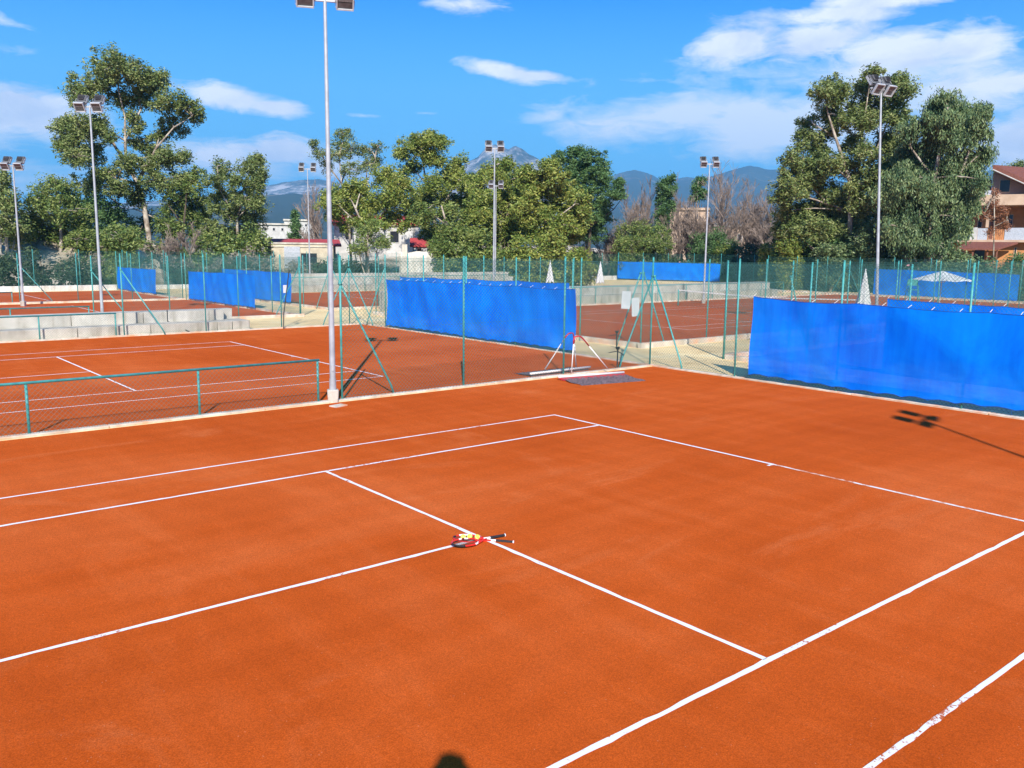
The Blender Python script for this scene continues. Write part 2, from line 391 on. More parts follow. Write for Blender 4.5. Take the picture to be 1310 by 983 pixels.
def fence(x0, y0, x1, y1, label, posts, h=3.25, low=False, braces=(), pitch=.065, r=.0022, wm=None, cat='fence', ph=None, pr=.027, name=None, rail=True):
    L = math.hypot(x1-x0, y1-y0); root = empty(name or ('low_chain_link_fence' if low else 'chain_link_fence'), (x0, y0, 0), math.atan2(y1-y0, x1-x0), label, cat)
    if isinstance(posts, (int, float)):
        n = max(1, round(L/posts)); posts = [i*L/n for i in range(n+1)]
    V, F = wires(L, .05, h-(.02 if low else .06), pitch, r); np_mesh('chain_link_mesh', V, F, wm or TEALWIRE, root)
    for p in posts:
        b = MB(); lean = random.uniform(-.012, .012) if not low else 0
        hh = h-.03 if low else h+.03
        b.tube([(p, .045, 0), (p+lean, .045, hh)], pr, 8)
        if not low: b.tube([(p+lean, .045, hh), (p+lean, .045, hh+.03)], [pr*1.25, pr*.7], 8)
        b.build('post', TEAL, root, True)
    if low: MB().tube([(posts[0]-.04, .045, h), (posts[-1]+.04, .045, h)], pr, 8).build('top_rail', TEAL, root, True)
    else:
        for z in (.12, h*.5, h-.08):
            MB().tube([(0, -.006, z), (L, -.006, z)], .0022, 4).build('tension_wire', TEALWIRE, root)
    for (p, zt, dx, dy) in braces:
        ex, ey = p+dx, .045+dy; f = .93
        b = MB(); b.tube([(p, .045, zt), (p+dx*f, .045+dy*f, zt*.09+.02), (ex, ey, 0)], pr*.9, 8)
        b.box((p, .045, zt), (.07, .07, .06)); b.build('brace', TEAL, root, True)
    return root
fence(-22, 9.7, -3.45, 9.7, 'low green fence with top rail left of the near lamp pole', [x_+22 for x_ in (-21.6, -18.5, -15.5, -12.45, -9.38, -6.2, -3.48)], 1.0, low=True, wm=NEARWIRE, pitch=.068, r=.0032)
fence(-2.87, 9.7, 7.85, 9.7, 'tall chain link fence right of the near lamp pole facing the camera', [0, 3.52, 7.05, 10.72], 3.3, braces=[(0, 2.72, 1.45, .05), (10.72, 2.78, -1.2, .15)], wm=NEARWIRE, pitch=.068, r=.0032)
fence(7.9, -18, 7.9, 9.7, 'tall chain link fence carrying the big right windscreen', [27.7-3.12*i for i in range(8, 0, -1)], 3.3, braces=[(27.7-.02, 2.78, -1.22, 0)], wm=NEARWIRE, pitch=.068, r=.0032)
fence(7.9, 9.75, 7.9, 27.5, 'tall fence carrying the middle windscreen beside the path', [3.55, 6.55, 9.6, 12.6, 15.65], 3.2, braces=[(15.65, 2.7, 1.5, .1)])
fence(-30, 27.45, -2.95, 27.45, 'low green rail fence before the concrete bleacher', [24.34-3.05*i for i in range(7, -1, -1)] + [27.0], .92, low=True, cat='fence')
fence(-2.7, 27.45, 7.5, 27.45, 'tall fence before the right end of the concrete bleacher', [0, 3.22, 6.55, 9.9], 3.15, braces=[(0, 2.6, 1.5, -.2), (9.9, 2.65, -1.2, .3), (9.9, 2.65, .6, -1.1)])
fence(11.25, 13.25, 11.25, 31.9, 'fence across the path with dark blue windscreen seen behind the middle one', [3.1*i for i in range(1, 7)], 3.2, braces=[(0.02, 2.75, 1.05, 0)])
fence(11.3, 13.2, 57.4, 13.2, 'long fence along the near side of the middle court', 3.75, 3.2, braces=[(0.05, 2.75, 1.3, 0)])
fence(11.25, -18, 11.25, 9.45, 'fence across the path behind the big right windscreen', 3.2, 3.2)
fence(11.3, 9.5, 57.4, 9.5, 'second fence beyond the path behind the right windscreen', 3.7, 3.2, braces=[(3.7, 2.7, 1.3, 0)])
fence(-30, 33.15, -2.55, 33.15, 'low rail fence left of the second lamp pole', 2.9, .85, low=True)
fence(-2.35, 33.15, 7.55, 33.15, 'tall fence right of the second lamp pole', 3.1, 3.0, braces=[(0, 2.4, 1.6, 0), (9.9, 2.6, -1.3, .2)])
fence(7.55, 33.2, 7.55, 49.9, 'tall fence carrying the left middle windscreen', 3.2, 3.0)
fence(-30, 50.05, -2.6, 50.05, 'farthest low rail fence at the left edge', 3, .72, low=True)
fence(-2.2, 50.05, 7.35, 50.05, 'farthest tall fence crossing at the left', 3.1, 2.95, braces=[(0, 2.4, 1.8, 0)])
fence(7.4, 50.1, 7.4, 65, 'fence carrying the smallest far left windscreen', 3.1, 3.0)
fence(10.9, 36.5, 10.9, 55, 'fence across the path behind the left middle windscreen', 3.1, 3.0)
fence(10.95, 36.4, 30, 36.4, 'fence along the near side of the court before the far bleacher', 3.4, 3.0, braces=[(.05, 2.5, 1.4, 0), (0.05, 2.5, -.2, 1.4)])
fence(13.0, 32.75, 50.3, 32.75, 'low rail fence at the foot of the long middle bleacher', 3.2, 1.15, low=True)
fence(17.3, 55.0, 40.6, 55.0, 'low rail fence on the far grey bleacher', 3.3, 1.2, low=True)
BP, BR = .062, .0025
fence(-40, 65.5, 8, 65.5, 'boundary fence before the far left hedge', 3.1, 3.1, pitch=BP, r=BR)
fence(8, 65.5, 40, 65.5, 'boundary fence before the shed with red roof', 3.1, 3.1, pitch=BP, r=BR)
fence(40, 65.5, 66.5, 66.8, 'boundary fence behind the two closed parasols', 3.1, 3.2, pitch=BP, r=BR, braces=[(9, 2.6, 1.3, 0), (9, 2.6, -1.3, 0)])
fence(66.5, 66.8, 70.8, 54.6, 'boundary fence carrying the far middle windscreen', 3.1, 3.3, pitch=BP, r=BR, braces=[(9, 2.6, 1.3, 0), (9, 2.6, -1.3, 0)])
fence(70.8, 54.6, 66, 40, 'boundary fence before the pink flowering hedge', 3.1, 3.3, pitch=BP, r=BR)
fence(58.6, 40, 58.6, -18, 'boundary fence carrying the far right windscreen', 3.1, 3.2, pitch=BP, r=BR, braces=[(8, 2.6, 1.3, 0), (8, 2.6, -1.3, 0)])

# ------------------------------------------------------------------ windscreens
def screen(x0, y0, x1, y1, zt0, zt1, zb, label, mat=TARP, side=-1, bays=None, off=.13, rag=False):
    L = math.hypot(x1-x0, y1-y0); a = math.atan2(y1-y0, x1-x0); nx = int(L/.09); nz = 22
    root = empty('blue_windscreen', (x0, y0, 0), a, label, 'windscreen')
    tie = .62; ph = random.random()*6
    V = []; nxx = nx+1
    for i in range(nxx):
        x = i/nx*L; t = x/tie; sag = (t-math.floor(t)); sag = 4*sag*(1-sag)
        top = zt0+(zt1-zt0)*x/L - .035*(4*((x/3.05) % 1)*(1-(x/3.05) % 1)) - .012*sag + .012*math.sin(x*1.7+ph)
        bot = zb + .055*sag + .02*math.sin(x*.9+ph)
        for j in range(nz+1):
            f = j/nz; z = bot+(top-bot)*f
            w = .03*mn.noise(Vector((x*1.3+ph, z*1.5, ph)))+.05*mn.noise(Vector((x*.5+z*.35, z*.3, ph+4))) + .022*math.sin(x*2.1+ph+z*.8)*(1-f*.6) + .012*math.sin(x*5.3+z*2.2) + .014*math.sin(z*3+x*.6) + .03*math.sin(x*.55+ph)*(f*(1-f)*4)
            xx = x + (.10*math.sin(f*3)*(1-x/L)*(1 if x < L*.1 else 0) if rag else 0)
            V.append((xx, side*(off+max(-.05, w)*1.0), z))
    F = [(i*(nz+1)+j, (i+1)*(nz+1)+j, (i+1)*(nz+1)+j+1, i*(nz+1)+j+1) for i in range(nx) for j in range(nz)]
    o = np_mesh('fabric', V, F, mat, root); o.data.polygons.foreach_set('use_smooth', [True]*len(F))
    # hem cord and eyelet ties
    hem = [(V[i*(nz+1)][0], V[i*(nz+1)][1], V[i*(nz+1)][2]) for i in range(0, nx+1, 2)]
    MB().tube(hem, .009, 4).build('bottom_hem', BLUEHEM, root)
    hem = [V[i*(nz+1)+nz] for i in range(0, nx+1, 2)]
    MB().tube(hem, .009, 4).build('top_hem', BLUEHEM, root)
    b = MB(); k = 0
    while k*tie < L:
        i = min(nx, int(k*tie/L*nx)); p = V[i*(nz+1)]; q = V[i*(nz+1)+nz]
        if y0 < 28: MB().tube([p, (p[0], side*.01, .06)], .004, 4).build('cord_tie', BLUEHEM, root); MB().tube([q, (q[0]+.02, side*.01, q[2]+.07)], .006, 4).build('cord_tie', WHITEPL, root)
        k += 1
    b.build('cord_tie', WHITEPL, root) if False else None
    return root
BLUEHEM = simple('blue_hem', (.004, .10, .45), (.003, .07, .33), 5, .6)
screen(7.9, 25.25, 7.9, 13.05, 2.18, 2.25, .12, 'bright blue windscreen in the middle behind the drag brushes', side=-1, rag=True)
screen(7.9, 6.04, 7.9, -14, 2.33, 2.2, .15, 'largest blue windscreen filling the right edge', TARPT, side=-1)
screen(11.25, 29.4, 11.25, 16.9, 2.13, 2.27, .2, 'dark blue windscreen peeping above the middle one', side=-1)
screen(11.25, 3.95, 11.25, -14, 2.3, 2.1, .2, 'blue windscreen showing just above the largest right one', side=-1)
screen(7.55, 49.2, 7.55, 38.6, 1.92, 2.02, .1, 'wide blue windscreen on the left behind the concrete bleacher', side=-1)
screen(7.4, 64.4, 7.4, 55.2, 1.85, 1.88, .1, 'smallest blue windscreen at the far left', side=-1)
screen(10.9, 52, 10.9, 41.1, 2.0, 2.02, .15, 'narrow blue windscreen with white box right of the left one', side=-1)
screen(66.5, 66.8, 70.8, 54.6, 2.25, 2.2, .1, 'far blue windscreen above the long concrete wall', side=-1)
screen(58.6, 29.4, 58.6, 18, 2.3, 2.15, .1, 'far right blue windscreen behind the open parasol', side=-1)

# ------------------------------------------------------------------ floodlight poles
def head_parts(root, x, y, z, yaw, tilt, s=1.):
    """floodlight: housing, glass, reflector, bracket"""
    Mx = Matrix.Translation((x, y, z)) @ Matrix.Rotation(yaw, 4, 'Z') @ Matrix.Rotation(tilt, 4, 'X')
    b = MB(); b.box((0, .06*s, 0), (.44*s, .09*s, .44*s), bev=.03*s); b.box((0, .13*s, .02*s), (.26*s, .12*s, .26*s), bev=.03*s)
    for i in range(4): b.box((0, .2*s, (-.09+.06*i)*s), (.24*s, .04*s, .012*s))
    q = b; b = MB(); b.box((0, -.02*s, .205*s), (.44*s, .09*s, .03*s)); b.box((-.205*s, -.02*s, 0), (.03*s, .09*s, .40*s)); b.box((.205*s, -.02*s, 0), (.03*s, .09*s, .40*s)); b.box((0, -.02*s, -.205*s), (.44*s, .09*s, .03*s))
    rim = b; b = q; b.v = [tuple(Mx @ Vector(v)) for v in b.v]; h = b.build('floodlight', HOUS, root)
    rim.v = [tuple(Mx @ Vector(v)) for v in rim.v]; rim.build('rim', ALU, h)
    g = MB(); g.box((0, .0, -.12*s), (.38*s, .012, .15*s)); g.v = [tuple(Mx @ Vector(v)) for v in g.v]; g.build('lamp_glass', DARKGLASS, h)
    g = MB(); g.box((0, .0, .08*s), (.38*s, .012, .2*s)); g.v = [tuple(Mx @ Vector(v)) for v in g.v]; g.build('reflector', LOUVRE, h)
    g = MB(); g.tube([(-.24*s, .08*s, 0), (-.24*s, .08*s, -.2*s), (.24*s, .08*s, -.2*s), (.24*s, .08*s, 0)], .012*s, 5); g.v = [tuple(Mx @ Vector(v)) for v in g.v]; g.build('bracket', GALV, h)
def flood_pole(x, y, H, label, fx=(1, 1), lean=(0, 0), block=.3, s=1., rot=0, spread=.42, back=True, r0=.07, r1=.036, front_drop=0):
    root = empty('floodlight_pole', (x, y, 0), rot, label, 'floodlight', 'floodlight poles around the courts')
    b = MB(); n = 6; pts = [(lean[0]*t/n, lean[1]*t/n, .02+t/n*(H-.02)) for t in range(n+1)]
    b.tube(pts, [r0+(r1-r0)*t/n for t in range(n+1)], 14); b.tube([(0, 0, block), (0, 0, block+.25)], r0*1.12, 14)
    b.box((0, -r0-.005, block+.5), (.05, .02, .14)); b.build('pole', GALV, root, False)
    MB().box((0, 0, block/2), (.26, .26, block), bev=.02).build('concrete_base', CONC, root)
    tx, ty = lean
    MB().box((tx, ty, H-.06), (spread*2+.5*s, .06, .06)).build('crossarm', GALV, root)
    for k in fx:
        head_parts(root, tx+k*spread, ty-.14, H-.10*s+front_drop, 0, R_(36), s)
    if back:
        for k in fx: head_parts(root, tx+k*spread, ty+.14, H+.26*s, math.pi, R_(36), s)
    return root
flood_pole(-3.14, 9.68, 8.86, 'tall grey floodlight pole nearest the camera on a concrete block', (-1, 1), spread=.42, rot=-.45, s=.84, front_drop=0)
p = at(131, 402, 42.3); flood_pole(p.x, p.y, 9.4, 'grey floodlight pole in front of the big left tree', (-1, 1), block=.2, spread=.36, s=.95, rot=-.7)
p = gnd(30, 392); flood_pole(p.x, p.y, 7.9, 'shorter floodlight pole at the far left edge', (-1, 1), spread=.38, s=1.0, rot=-.7)
p = at(397, 372, 78); flood_pole(p.x, p.y, 10.2, 'thin floodlight pole in front of the red roofed shed', (-1, 1), spread=.5, s=1.0, rot=-.6)
flood_pole(20.6, 33.7, 9.55, 'floodlight pole before the twin peaked mountain', (-1, 1), spread=.36, s=.9, rot=-.6)
p = at(633.5, 370, 82); flood_pole(p.x, p.y, 9.4, 'distant floodlight pole with low lamps lined up behind the middle one', (-1, 1), spread=.45, s=1., rot=-.7)
p = at(900, 385, 61.5); flood_pole(p.x, p.y, 9.45, 'floodlight pole before the bare trees', (-1, 1), spread=.42, s=.95, rot=-.7)
p = gnd(1120.6, 437); q = at(1127, 112, math.hypot(p.x-CAM.x, p.y-CAM.y))
flood_pole(p.x, p.y, q.z, 'white floodlight pole in front of the right eucalyptus', (-1, 1), lean=(q.x-p.x, q.y-p.y), spread=.34, s=1.0, rot=-.2)
flood_pole(-2.0, -10.75, 8.75, 'floodlight pole right of the frame whose lamp shadow lies on the clay', (-1, 1), spread=.42, rot=.3, s=.8)
def street_lamp(px, py0, D, label):
    p = at(px, py0, D); r = empty('street_lamp', (p.x, p.y, 0), R_(-40), label, 'street lamp')
    MB().tube([(0, 0, 0), (0, 0, p.z)], [.07, .05], 8).build('pole', GALV, r, True)
    MB().box((0, -.25, p.z+.03), (.25, .75, .10), bev=.03).build('lamp_head', ALU, r)
street_lamp(665.5, 300, 92, 'small street lamp before the olive green trees')
street_lamp(144, 305, 92, 'small street lamp under the big left tree')

# ------------------------------------------------------------------ trees
def leaves(name, cents, rc, per, size, mat, parent, droop=0., flat=.8, aspect=.38):
    C = np.repeat(np.array(cents), per, 0); n = len(C)
    rr = np.repeat(np.array(rc), per) if not np.isscalar(rc) else rc
    d = RNG.normal(size=(n, 3)); d /= np.linalg.norm(d, axis=1)[:, None]
    rad = (RNG.random(n)**.5)*rr; P = C + d*rad[:, None]*np.array([1, 1, flat])
    if droop: P[:, 2] -= droop*RNG.random(n)*rr
    A = RNG.normal(size=(n, 3)); A[:, 2] = A[:, 2]*.6 - droop*2.2; A /= np.linalg.norm(A, axis=1)[:, None]
    # leaves tend to face outwards / skywards
    out = d*.8 + RNG.normal(size=(n, 3)); B = np.cross(A, out); B /= np.linalg.norm(B, axis=1)[:, None]+1e-9
    s = size*(.6+.8*RNG.random(n))[:, None]; w = s*aspect
    V = np.stack([P-A*s*.5, P+B*w*.5, P+A*s*.5, P-B*w*.5], 1).reshape(-1, 3)
    F = np.arange(n*4).reshape(-1, 4)
    return np_mesh(name, V, F, mat, parent)
def bez(a, b, sag, n=5):
    a, b = Vector(a), Vector(b); out = []
    j = Vector((random.uniform(-1, 1), random.uniform(-1, 1), 0))*(b-a).length*.08
    for i in range(n+1):
        t = i/n; out.append(a.lerp(b, t) + (Vector((0, 0, sag)) + j)*math.sin(math.pi*t))
    return out
def tree(name, label, cat, D, base, limbs, blobs, mat, size=.34, per=70, dens=1., droop=0., bark=BARK_E, rc=.95, r0=.35, depth=.8, jit=2.5, flat=1., aspect=.38, under=None, tw=.03):
    """limbs: polylines of photo bearings giving the real tree's trunk and boughs; blobs: foliage masses"""
    if name == 'shrub': blobs = list(blobs) + [(px, min(py+14, 338), rx*.9, ry) for px, py, rx, ry in blobs] + [(px, yy_, rx, 9) for px, py, rx, ry in blobs for yy_ in (336, 350, 362)]
    k = D/FPX; b0 = at(base[0], base[1], D); root = empty(name, (b0.x, b0.y, 0), 0, label, cat)
    o = Vector((b0.x, b0.y, 0)); fw = Vector((b0.x-CAM.x, b0.y-CAM.y, 0)).normalized(); sd = Vector((fw.y, -fw.x, 0))
    W = MB(); nodes = []
    for L in limbs:
        pts = []; dj = random.uniform(-jit, jit)*.6
        for i, (px, py, r) in enumerate(L):
            q = at(px, py, D) - o + fw*dj*i/max(1, len(L)-1)*1.5
            if i == 0 and py >= 300: q.z = 0; q = q
            pts.append(q); nodes.append((q, r))
        W.tube(pts, [l[2]*.62 for l in L], 7, caps=True)
    cents = []
    for (px, py, rx, ry) in blobs:
        rx *= 1.2; ry *= 1.25
        c = at(px, py, D) - o + fw*random.uniform(-jit, jit); ax, az = rx*k, ry*k; ay = (ax+az)/2*depth*1.3
        n = max(6, int(dens*(ax*az/(rc*rc))*11.5))
        lo = [q for q in nodes if q[0].z < c.z+.5] or nodes
        s = min(lo, key=lambda q: (q[0]-c).length + abs(q[0].z-c.z)*.3)
        W.tube(bez(s[0], c, .25, 4), [min(s[1]*.65, .10), .08, .06, .05, .035], 5, caps=False)
        for _ in range(n):
            d = Vector((random.gauss(0, 1), random.gauss(0, 1), random.gauss(0, 1))).normalized()*(random.random()**.42)*random.choice((.85, 1, 1, 1.28))
            q = c + sd*d.x*max(.2, ax-rc*.45) + fw*d.y*ay + Vector((0, 0, d.z*max(.2, az-rc*.4))); cents.append(q)
            if random.random() < .25: W.tube(bez(c, q, .15, 3), [tw*1.6, tw*1.3, tw, tw*.5], 4, caps=False)
    W.build('trunk', bark, root, True)
    rcs = np.array([rc*random.choice((.4, .55, .7, .9)) for _ in cents])
    leaves('crown', [tuple(c) for c in cents], rcs, int(per*1.0), size*.80, mat, root, droop, flat, aspect)
    return root
E_ = 'eucalyptus_tree'
tree(E_, 'tallest spreading eucalyptus at the left with forked pale trunk', 'tree', 98, (192, 320),
     [[(192, 320, .5), (190, 300, .45), (184, 262, .4), (176, 235, .36), (161, 205, .3), (148, 188, .24), (128, 152, .14), (122, 128, .08)],
      [(161, 205, .26), (160, 180, .2), (160, 150, .16), (152, 118, .12), (150, 95, .07)], [(176, 235, .25), (200, 190, .18), (222, 165, .12), (245, 152, .06)],
      [(176, 235, .2), (150, 228, .15), (120, 215, .1), (95, 200, .06)], [(160, 180, .16), (180, 140, .1), (190, 118, .06)], [(190, 300, .2), (212, 285, .14), (175, 268, .1), (160, 266, .05)]],
     [(150, 92, 24, 16), (135, 100, 20, 13), (112, 108, 20, 14), (98, 122, 14, 11), (172, 98, 18, 13), (190, 108, 20, 16), (203, 100, 14, 10), (178, 125, 18, 12), (150, 125, 16, 12),
      (82, 160, 17, 13), (100, 165, 20, 14), (118, 158, 16, 12), (92, 185, 18, 13), (78, 178, 12, 10), (112, 192, 20, 14), (100, 205, 18, 11), (135, 175, 14, 10),
      (170, 155, 15, 13), (215, 135, 20, 13), (235, 140, 20, 11), (250, 152, 14, 8), (222, 158, 18, 12), (205, 170, 14, 10), (178, 182, 14, 10), (200, 195, 20, 13), (215, 205, 18, 12), (190, 215, 16, 12),
      (235, 205, 12, 10), (160, 212, 16, 11), (135, 222, 20, 12), (150, 240, 22, 13), (115, 235, 20, 13), (205, 235, 22, 13), (232, 228, 18, 12), (172, 252, 18, 12)],
     L_EUC, size=.36, per=60, dens=.85, rc=.85, jit=3)
tree('broadleaf_tree', 'olive green tree below and left of the tallest eucalyptus', 'tree', 92, (75, 325), [[(75, 325, .3), (78, 290, .24), (72, 255, .15), (72, 232, .08)], [(78, 290, .15), (50, 262, .08)]],
     [(70, 238, 18, 14), (85, 250, 16, 13), (58, 255, 18, 14), (75, 272, 26, 15), (48, 280, 20, 16), (95, 285, 22, 16), (65, 300, 28, 14), (100, 308, 18, 12), (38, 300, 14, 14)], L_MID, size=.34, per=62, dens=.95, r0=.2)
tree('broadleaf_tree', 'green tree cut by the left frame edge', 'tree', 88, (8, 325), [[(8, 325, .25), (6, 270, .15), (2, 235, .07)]],
     [(2, 230, 14, 15), (-12, 250, 18, 20), (14, 262, 15, 16), (5, 285, 22, 16), (20, 300, 18, 14), (-15, 290, 20, 20)], L_EUC, size=.34, per=62, dens=.95)
tree('broadleaf_tree', 'dark bushy tree around the foot of the tallest eucalyptus', 'tree', 101, (150, 325), [[(150, 325, .25), (145, 290, .15), (140, 262, .08)], [(150, 325, .2), (180, 295, .1)]],
     [(130, 262, 22, 15), (118, 285, 20, 16), (150, 278, 22, 15), (135, 305, 28, 15), (170, 300, 22, 16), (190, 285, 16, 14), (105, 262, 14, 12)], L_DARK, size=.34, per=62, dens=.8, bark=BARK_D)
tree('broadleaf_tree', 'deep green tree right of the pale eucalyptus trunk', 'tree', 96, (232, 325), [[(232, 325, .3), (235, 290, .2), (238, 255, .1)], [(235, 290, .12), (215, 262, .08)]],
     [(240, 240, 22, 13), (225, 255, 20, 14), (255, 255, 20, 15), (240, 275, 26, 15), (215, 285, 18, 16), (262, 282, 16, 14), (235, 300, 26, 13), (250, 222, 12, 9), (258, 308, 16, 10)], L_MID, size=.34, per=62, dens=.85, bark=BARK_D)
tree(E_, 'slender light green eucalyptus left of the mountain gap', 'tree', 95, (305, 325), [[(305, 325, .3), (303, 280, .22), (312, 240, .14), (325, 205, .07)], [(303, 280, .15), (282, 245, .09), (278, 215, .05)]],
     [(330, 205, 13, 9), (322, 216, 18, 12), (335, 225, 10, 10), (285, 218, 14, 12), (275, 232, 12, 10), (305, 232, 15, 11), (325, 240, 17, 13), (290, 250, 17, 13), (312, 258, 20, 13), (332, 262, 12, 13), (288, 272, 20, 14), (318, 280, 22, 13), (295, 298, 24, 13), (328, 302, 14, 12), (272, 295, 12, 14)],
     L_EUC, size=.32, per=60, dens=.85, rc=.8)
tree('acacia_tree', 'airy pale green tree behind the near lamp pole', 'tree', 100, (450, 325), [[(450, 325, .25), (446, 280, .2), (437, 235, .14), (434, 200, .1), (440, 172, .05)], [(446, 280, .15), (468, 240, .1), (480, 205, .05)], [(437, 235, .1), (415, 205, .07), (402, 188, .04)]],
     [(440, 170, 12, 9), (436, 182, 15, 10), (450, 192, 14, 10), (428, 198, 14, 10), (402, 184, 9, 7), (410, 198, 10, 8), (418, 212, 10, 9), (468, 190, 12, 8), (484, 188, 11, 7), (482, 202, 12, 8), (470, 212, 14, 10), (448, 218, 14, 10)],
     L_EUC, size=.27, per=40, dens=.8, rc=.7, jit=2)
tree('acacia_tree', 'yellow olive acacia above the white house', 'tree', 90, (470, 325), [[(470, 325, .3), (468, 295, .22), (455, 268, .14)], [(468, 295, .18), (500, 262, .12), (510, 235, .06)], [(468, 295, .12), (440, 270, .07)]],
     [(440, 248, 20, 13), (462, 240, 20, 14), (425, 262, 16, 12), (452, 264, 22, 12), (430, 276, 14, 8), (480, 262, 20, 14), (470, 278, 16, 9), (500, 228, 22, 14), (515, 240, 20, 15), (500, 255, 22, 15), (522, 262, 18, 14), (505, 278, 18, 9), (530, 280, 14, 8), (455, 285, 14, 7), (485, 288, 16, 8), (420, 250, 12, 12), (515, 290, 10, 8), (438, 292, 10, 7)],
     L_OLIVE, size=.34, per=66, dens=1., rc=.9, jit=2)
tree('broadleaf_tree', 'small olive bush tree before the white house', 'tree', 84, (472, 330), [[(472, 330, .15), (470, 305, .08)]], [(468, 300, 16, 12), (485, 312, 18, 9), (460, 318, 14, 9), (478, 290, 9, 9)], L_MID, size=.3, per=62, dens=.9)
tree(E_, 'round topped olive tree left of the twin peaks', 'tree', 97, (560, 325), [[(560, 325, .4), (556, 280, .3), (545, 235, .2), (540, 200, .12)], [(556, 280, .2), (580, 240, .12), (585, 215, .06)]],
     [(548, 178, 20, 9), (532, 186, 20, 11), (558, 186, 17, 11), (515, 198, 13, 9), (545, 202, 18, 10), (560, 208, 12, 9), (525, 212, 15, 9), (588, 212, 13, 12), (575, 225, 18, 13), (555, 240, 18, 13), (595, 235, 18, 14), (540, 255, 18, 14), (575, 258, 22, 14), (600, 258, 18, 14)],
     L_OLIVE, size=.34, per=66, dens=1.05, rc=.85)
tree('broadleaf_tree', 'leafy green tree right of the broken concrete pillar', 'tree', 88, (575, 328), [[(575, 328, .3), (572, 290, .2), (565, 265, .1)]],
     [(545, 275, 18, 14), (570, 272, 20, 13), (595, 280, 20, 14), (550, 298, 18, 14), (575, 298, 22, 14), (600, 305, 20, 14), (555, 314, 14, 8)], L_MID, size=.36, per=66, dens=1., rc=.9)
tree('broadleaf_tree', 'dense olive tree behind the middle floodlight pole', 'tree', 91, (640, 328), [[(640, 328, .35), (640, 285, .25), (638, 240, .14), (632, 215, .07)], [(640, 285, .15), (615, 255, .1)]],
     [(648, 212, 16, 11), (625, 220, 18, 12), (640, 232, 20, 12), (612, 238, 16, 13), (665, 225, 16, 12), (668, 258, 16, 14), (605, 262, 16, 14), (665, 285, 18, 14), (655, 245, 20, 14), (630, 255, 20, 14), (650, 268, 22, 14), (622, 278, 20, 14), (645, 292, 22, 14), (620, 300, 20, 14), (650, 308, 20, 12), (635, 312, 20, 10)], L_OLIVE, size=.36, per=66, dens=1., rc=.9)
tree('broadleaf_tree', 'golden olive tree left of the round dark tree', 'tree', 89, (705, 328), [[(705, 328, .35), (705, 285, .25), (703, 250, .14), (700, 225, .07)], [(705, 285, .15), (735, 262, .08)]],
     [(702, 214, 14, 10), (672, 225, 14, 10), (748, 268, 14, 12), (742, 290, 16, 14), (665, 272, 16, 14), (690, 226, 17, 11), (712, 228, 18, 12), (677, 242, 18, 13), (700, 245, 20, 13), (725, 243, 18, 12), (738, 256, 18, 11), (680, 262, 20, 14), (708, 264, 20, 14), (732, 272, 18, 12), (690, 282, 20, 14), (715, 288, 22, 13), (680, 300, 20, 13), (705, 308, 22, 12), (728, 302, 14, 12)], L_OLIVE, size=.36, per=66, dens=1.05, rc=.9)
tree('pine_tree', 'big round dark green pine right of the twin peaks', 'tree', 108, (752, 325), [[(752, 325, .4), (755, 290, .3), (752, 250, .2), (745, 220, .1)], [(755, 290, .15), (785, 268, .1), (795, 255, .05)]],
     [(740, 196, 18, 9), (720, 204, 17, 11), (755, 203, 18, 11), (770, 216, 14, 13), (735, 215, 22, 11), (755, 226, 20, 12), (774, 232, 10, 10), (755, 245, 20, 13), (790, 238, 10, 10), (786, 250, 14, 8), (768, 262, 16, 10), (730, 285, 18, 14), (750, 300, 20, 14), (770, 275, 14, 12), (735, 235, 22, 14), (752, 275, 18, 14), (765, 288, 14, 10), (738, 260, 16, 14)],
     L_DARK, size=.34, per=80, dens=1.1, rc=.95, bark=BARK_D, flat=.6)
tree('ivy_clad_tree', 'narrow ivy clad tree between the bare trunks', 'tree', 115, (846, 325), [[(846, 325, .3), (846, 280, .22), (852, 245, .12), (858, 226, .06)]],
     [(858, 229, 7, 6), (850, 238, 9, 9), (858, 246, 9, 9), (847, 254, 9, 10), (855, 264, 9, 10), (845, 274, 8, 10), (852, 285, 8, 10), (842, 292, 7, 10)], L_DARK, size=.36, per=58, dens=1., rc=.8, jit=1, bark=BARK_D)
tree('ivy_clad_tree', 'short tufted tree just left of the floodlight pole', 'tree', 118, (890, 325), [[(890, 325, .2), (890, 280, .15), (893, 235, .08)]],
     [(896, 232, 7, 8), (890, 242, 8, 8), (897, 250, 8, 8), (889, 254, 6, 6)], L_DARK, size=.36, per=55, dens=1., rc=.75, jit=1, bark=BARK_B)
tree('cypress_tree', 'small dark cypress above the red roofed shed', 'tree', 130, (377, 320), [[(377, 320, .2), (377, 270, .06)]], [(377, 272, 3, 5), (377, 281, 5, 7), (378, 292, 7, 9), (377, 303, 8, 8)], L_DARK, size=.4, per=60, dens=1.4, rc=.8, jit=.6, bark=BARK_D)
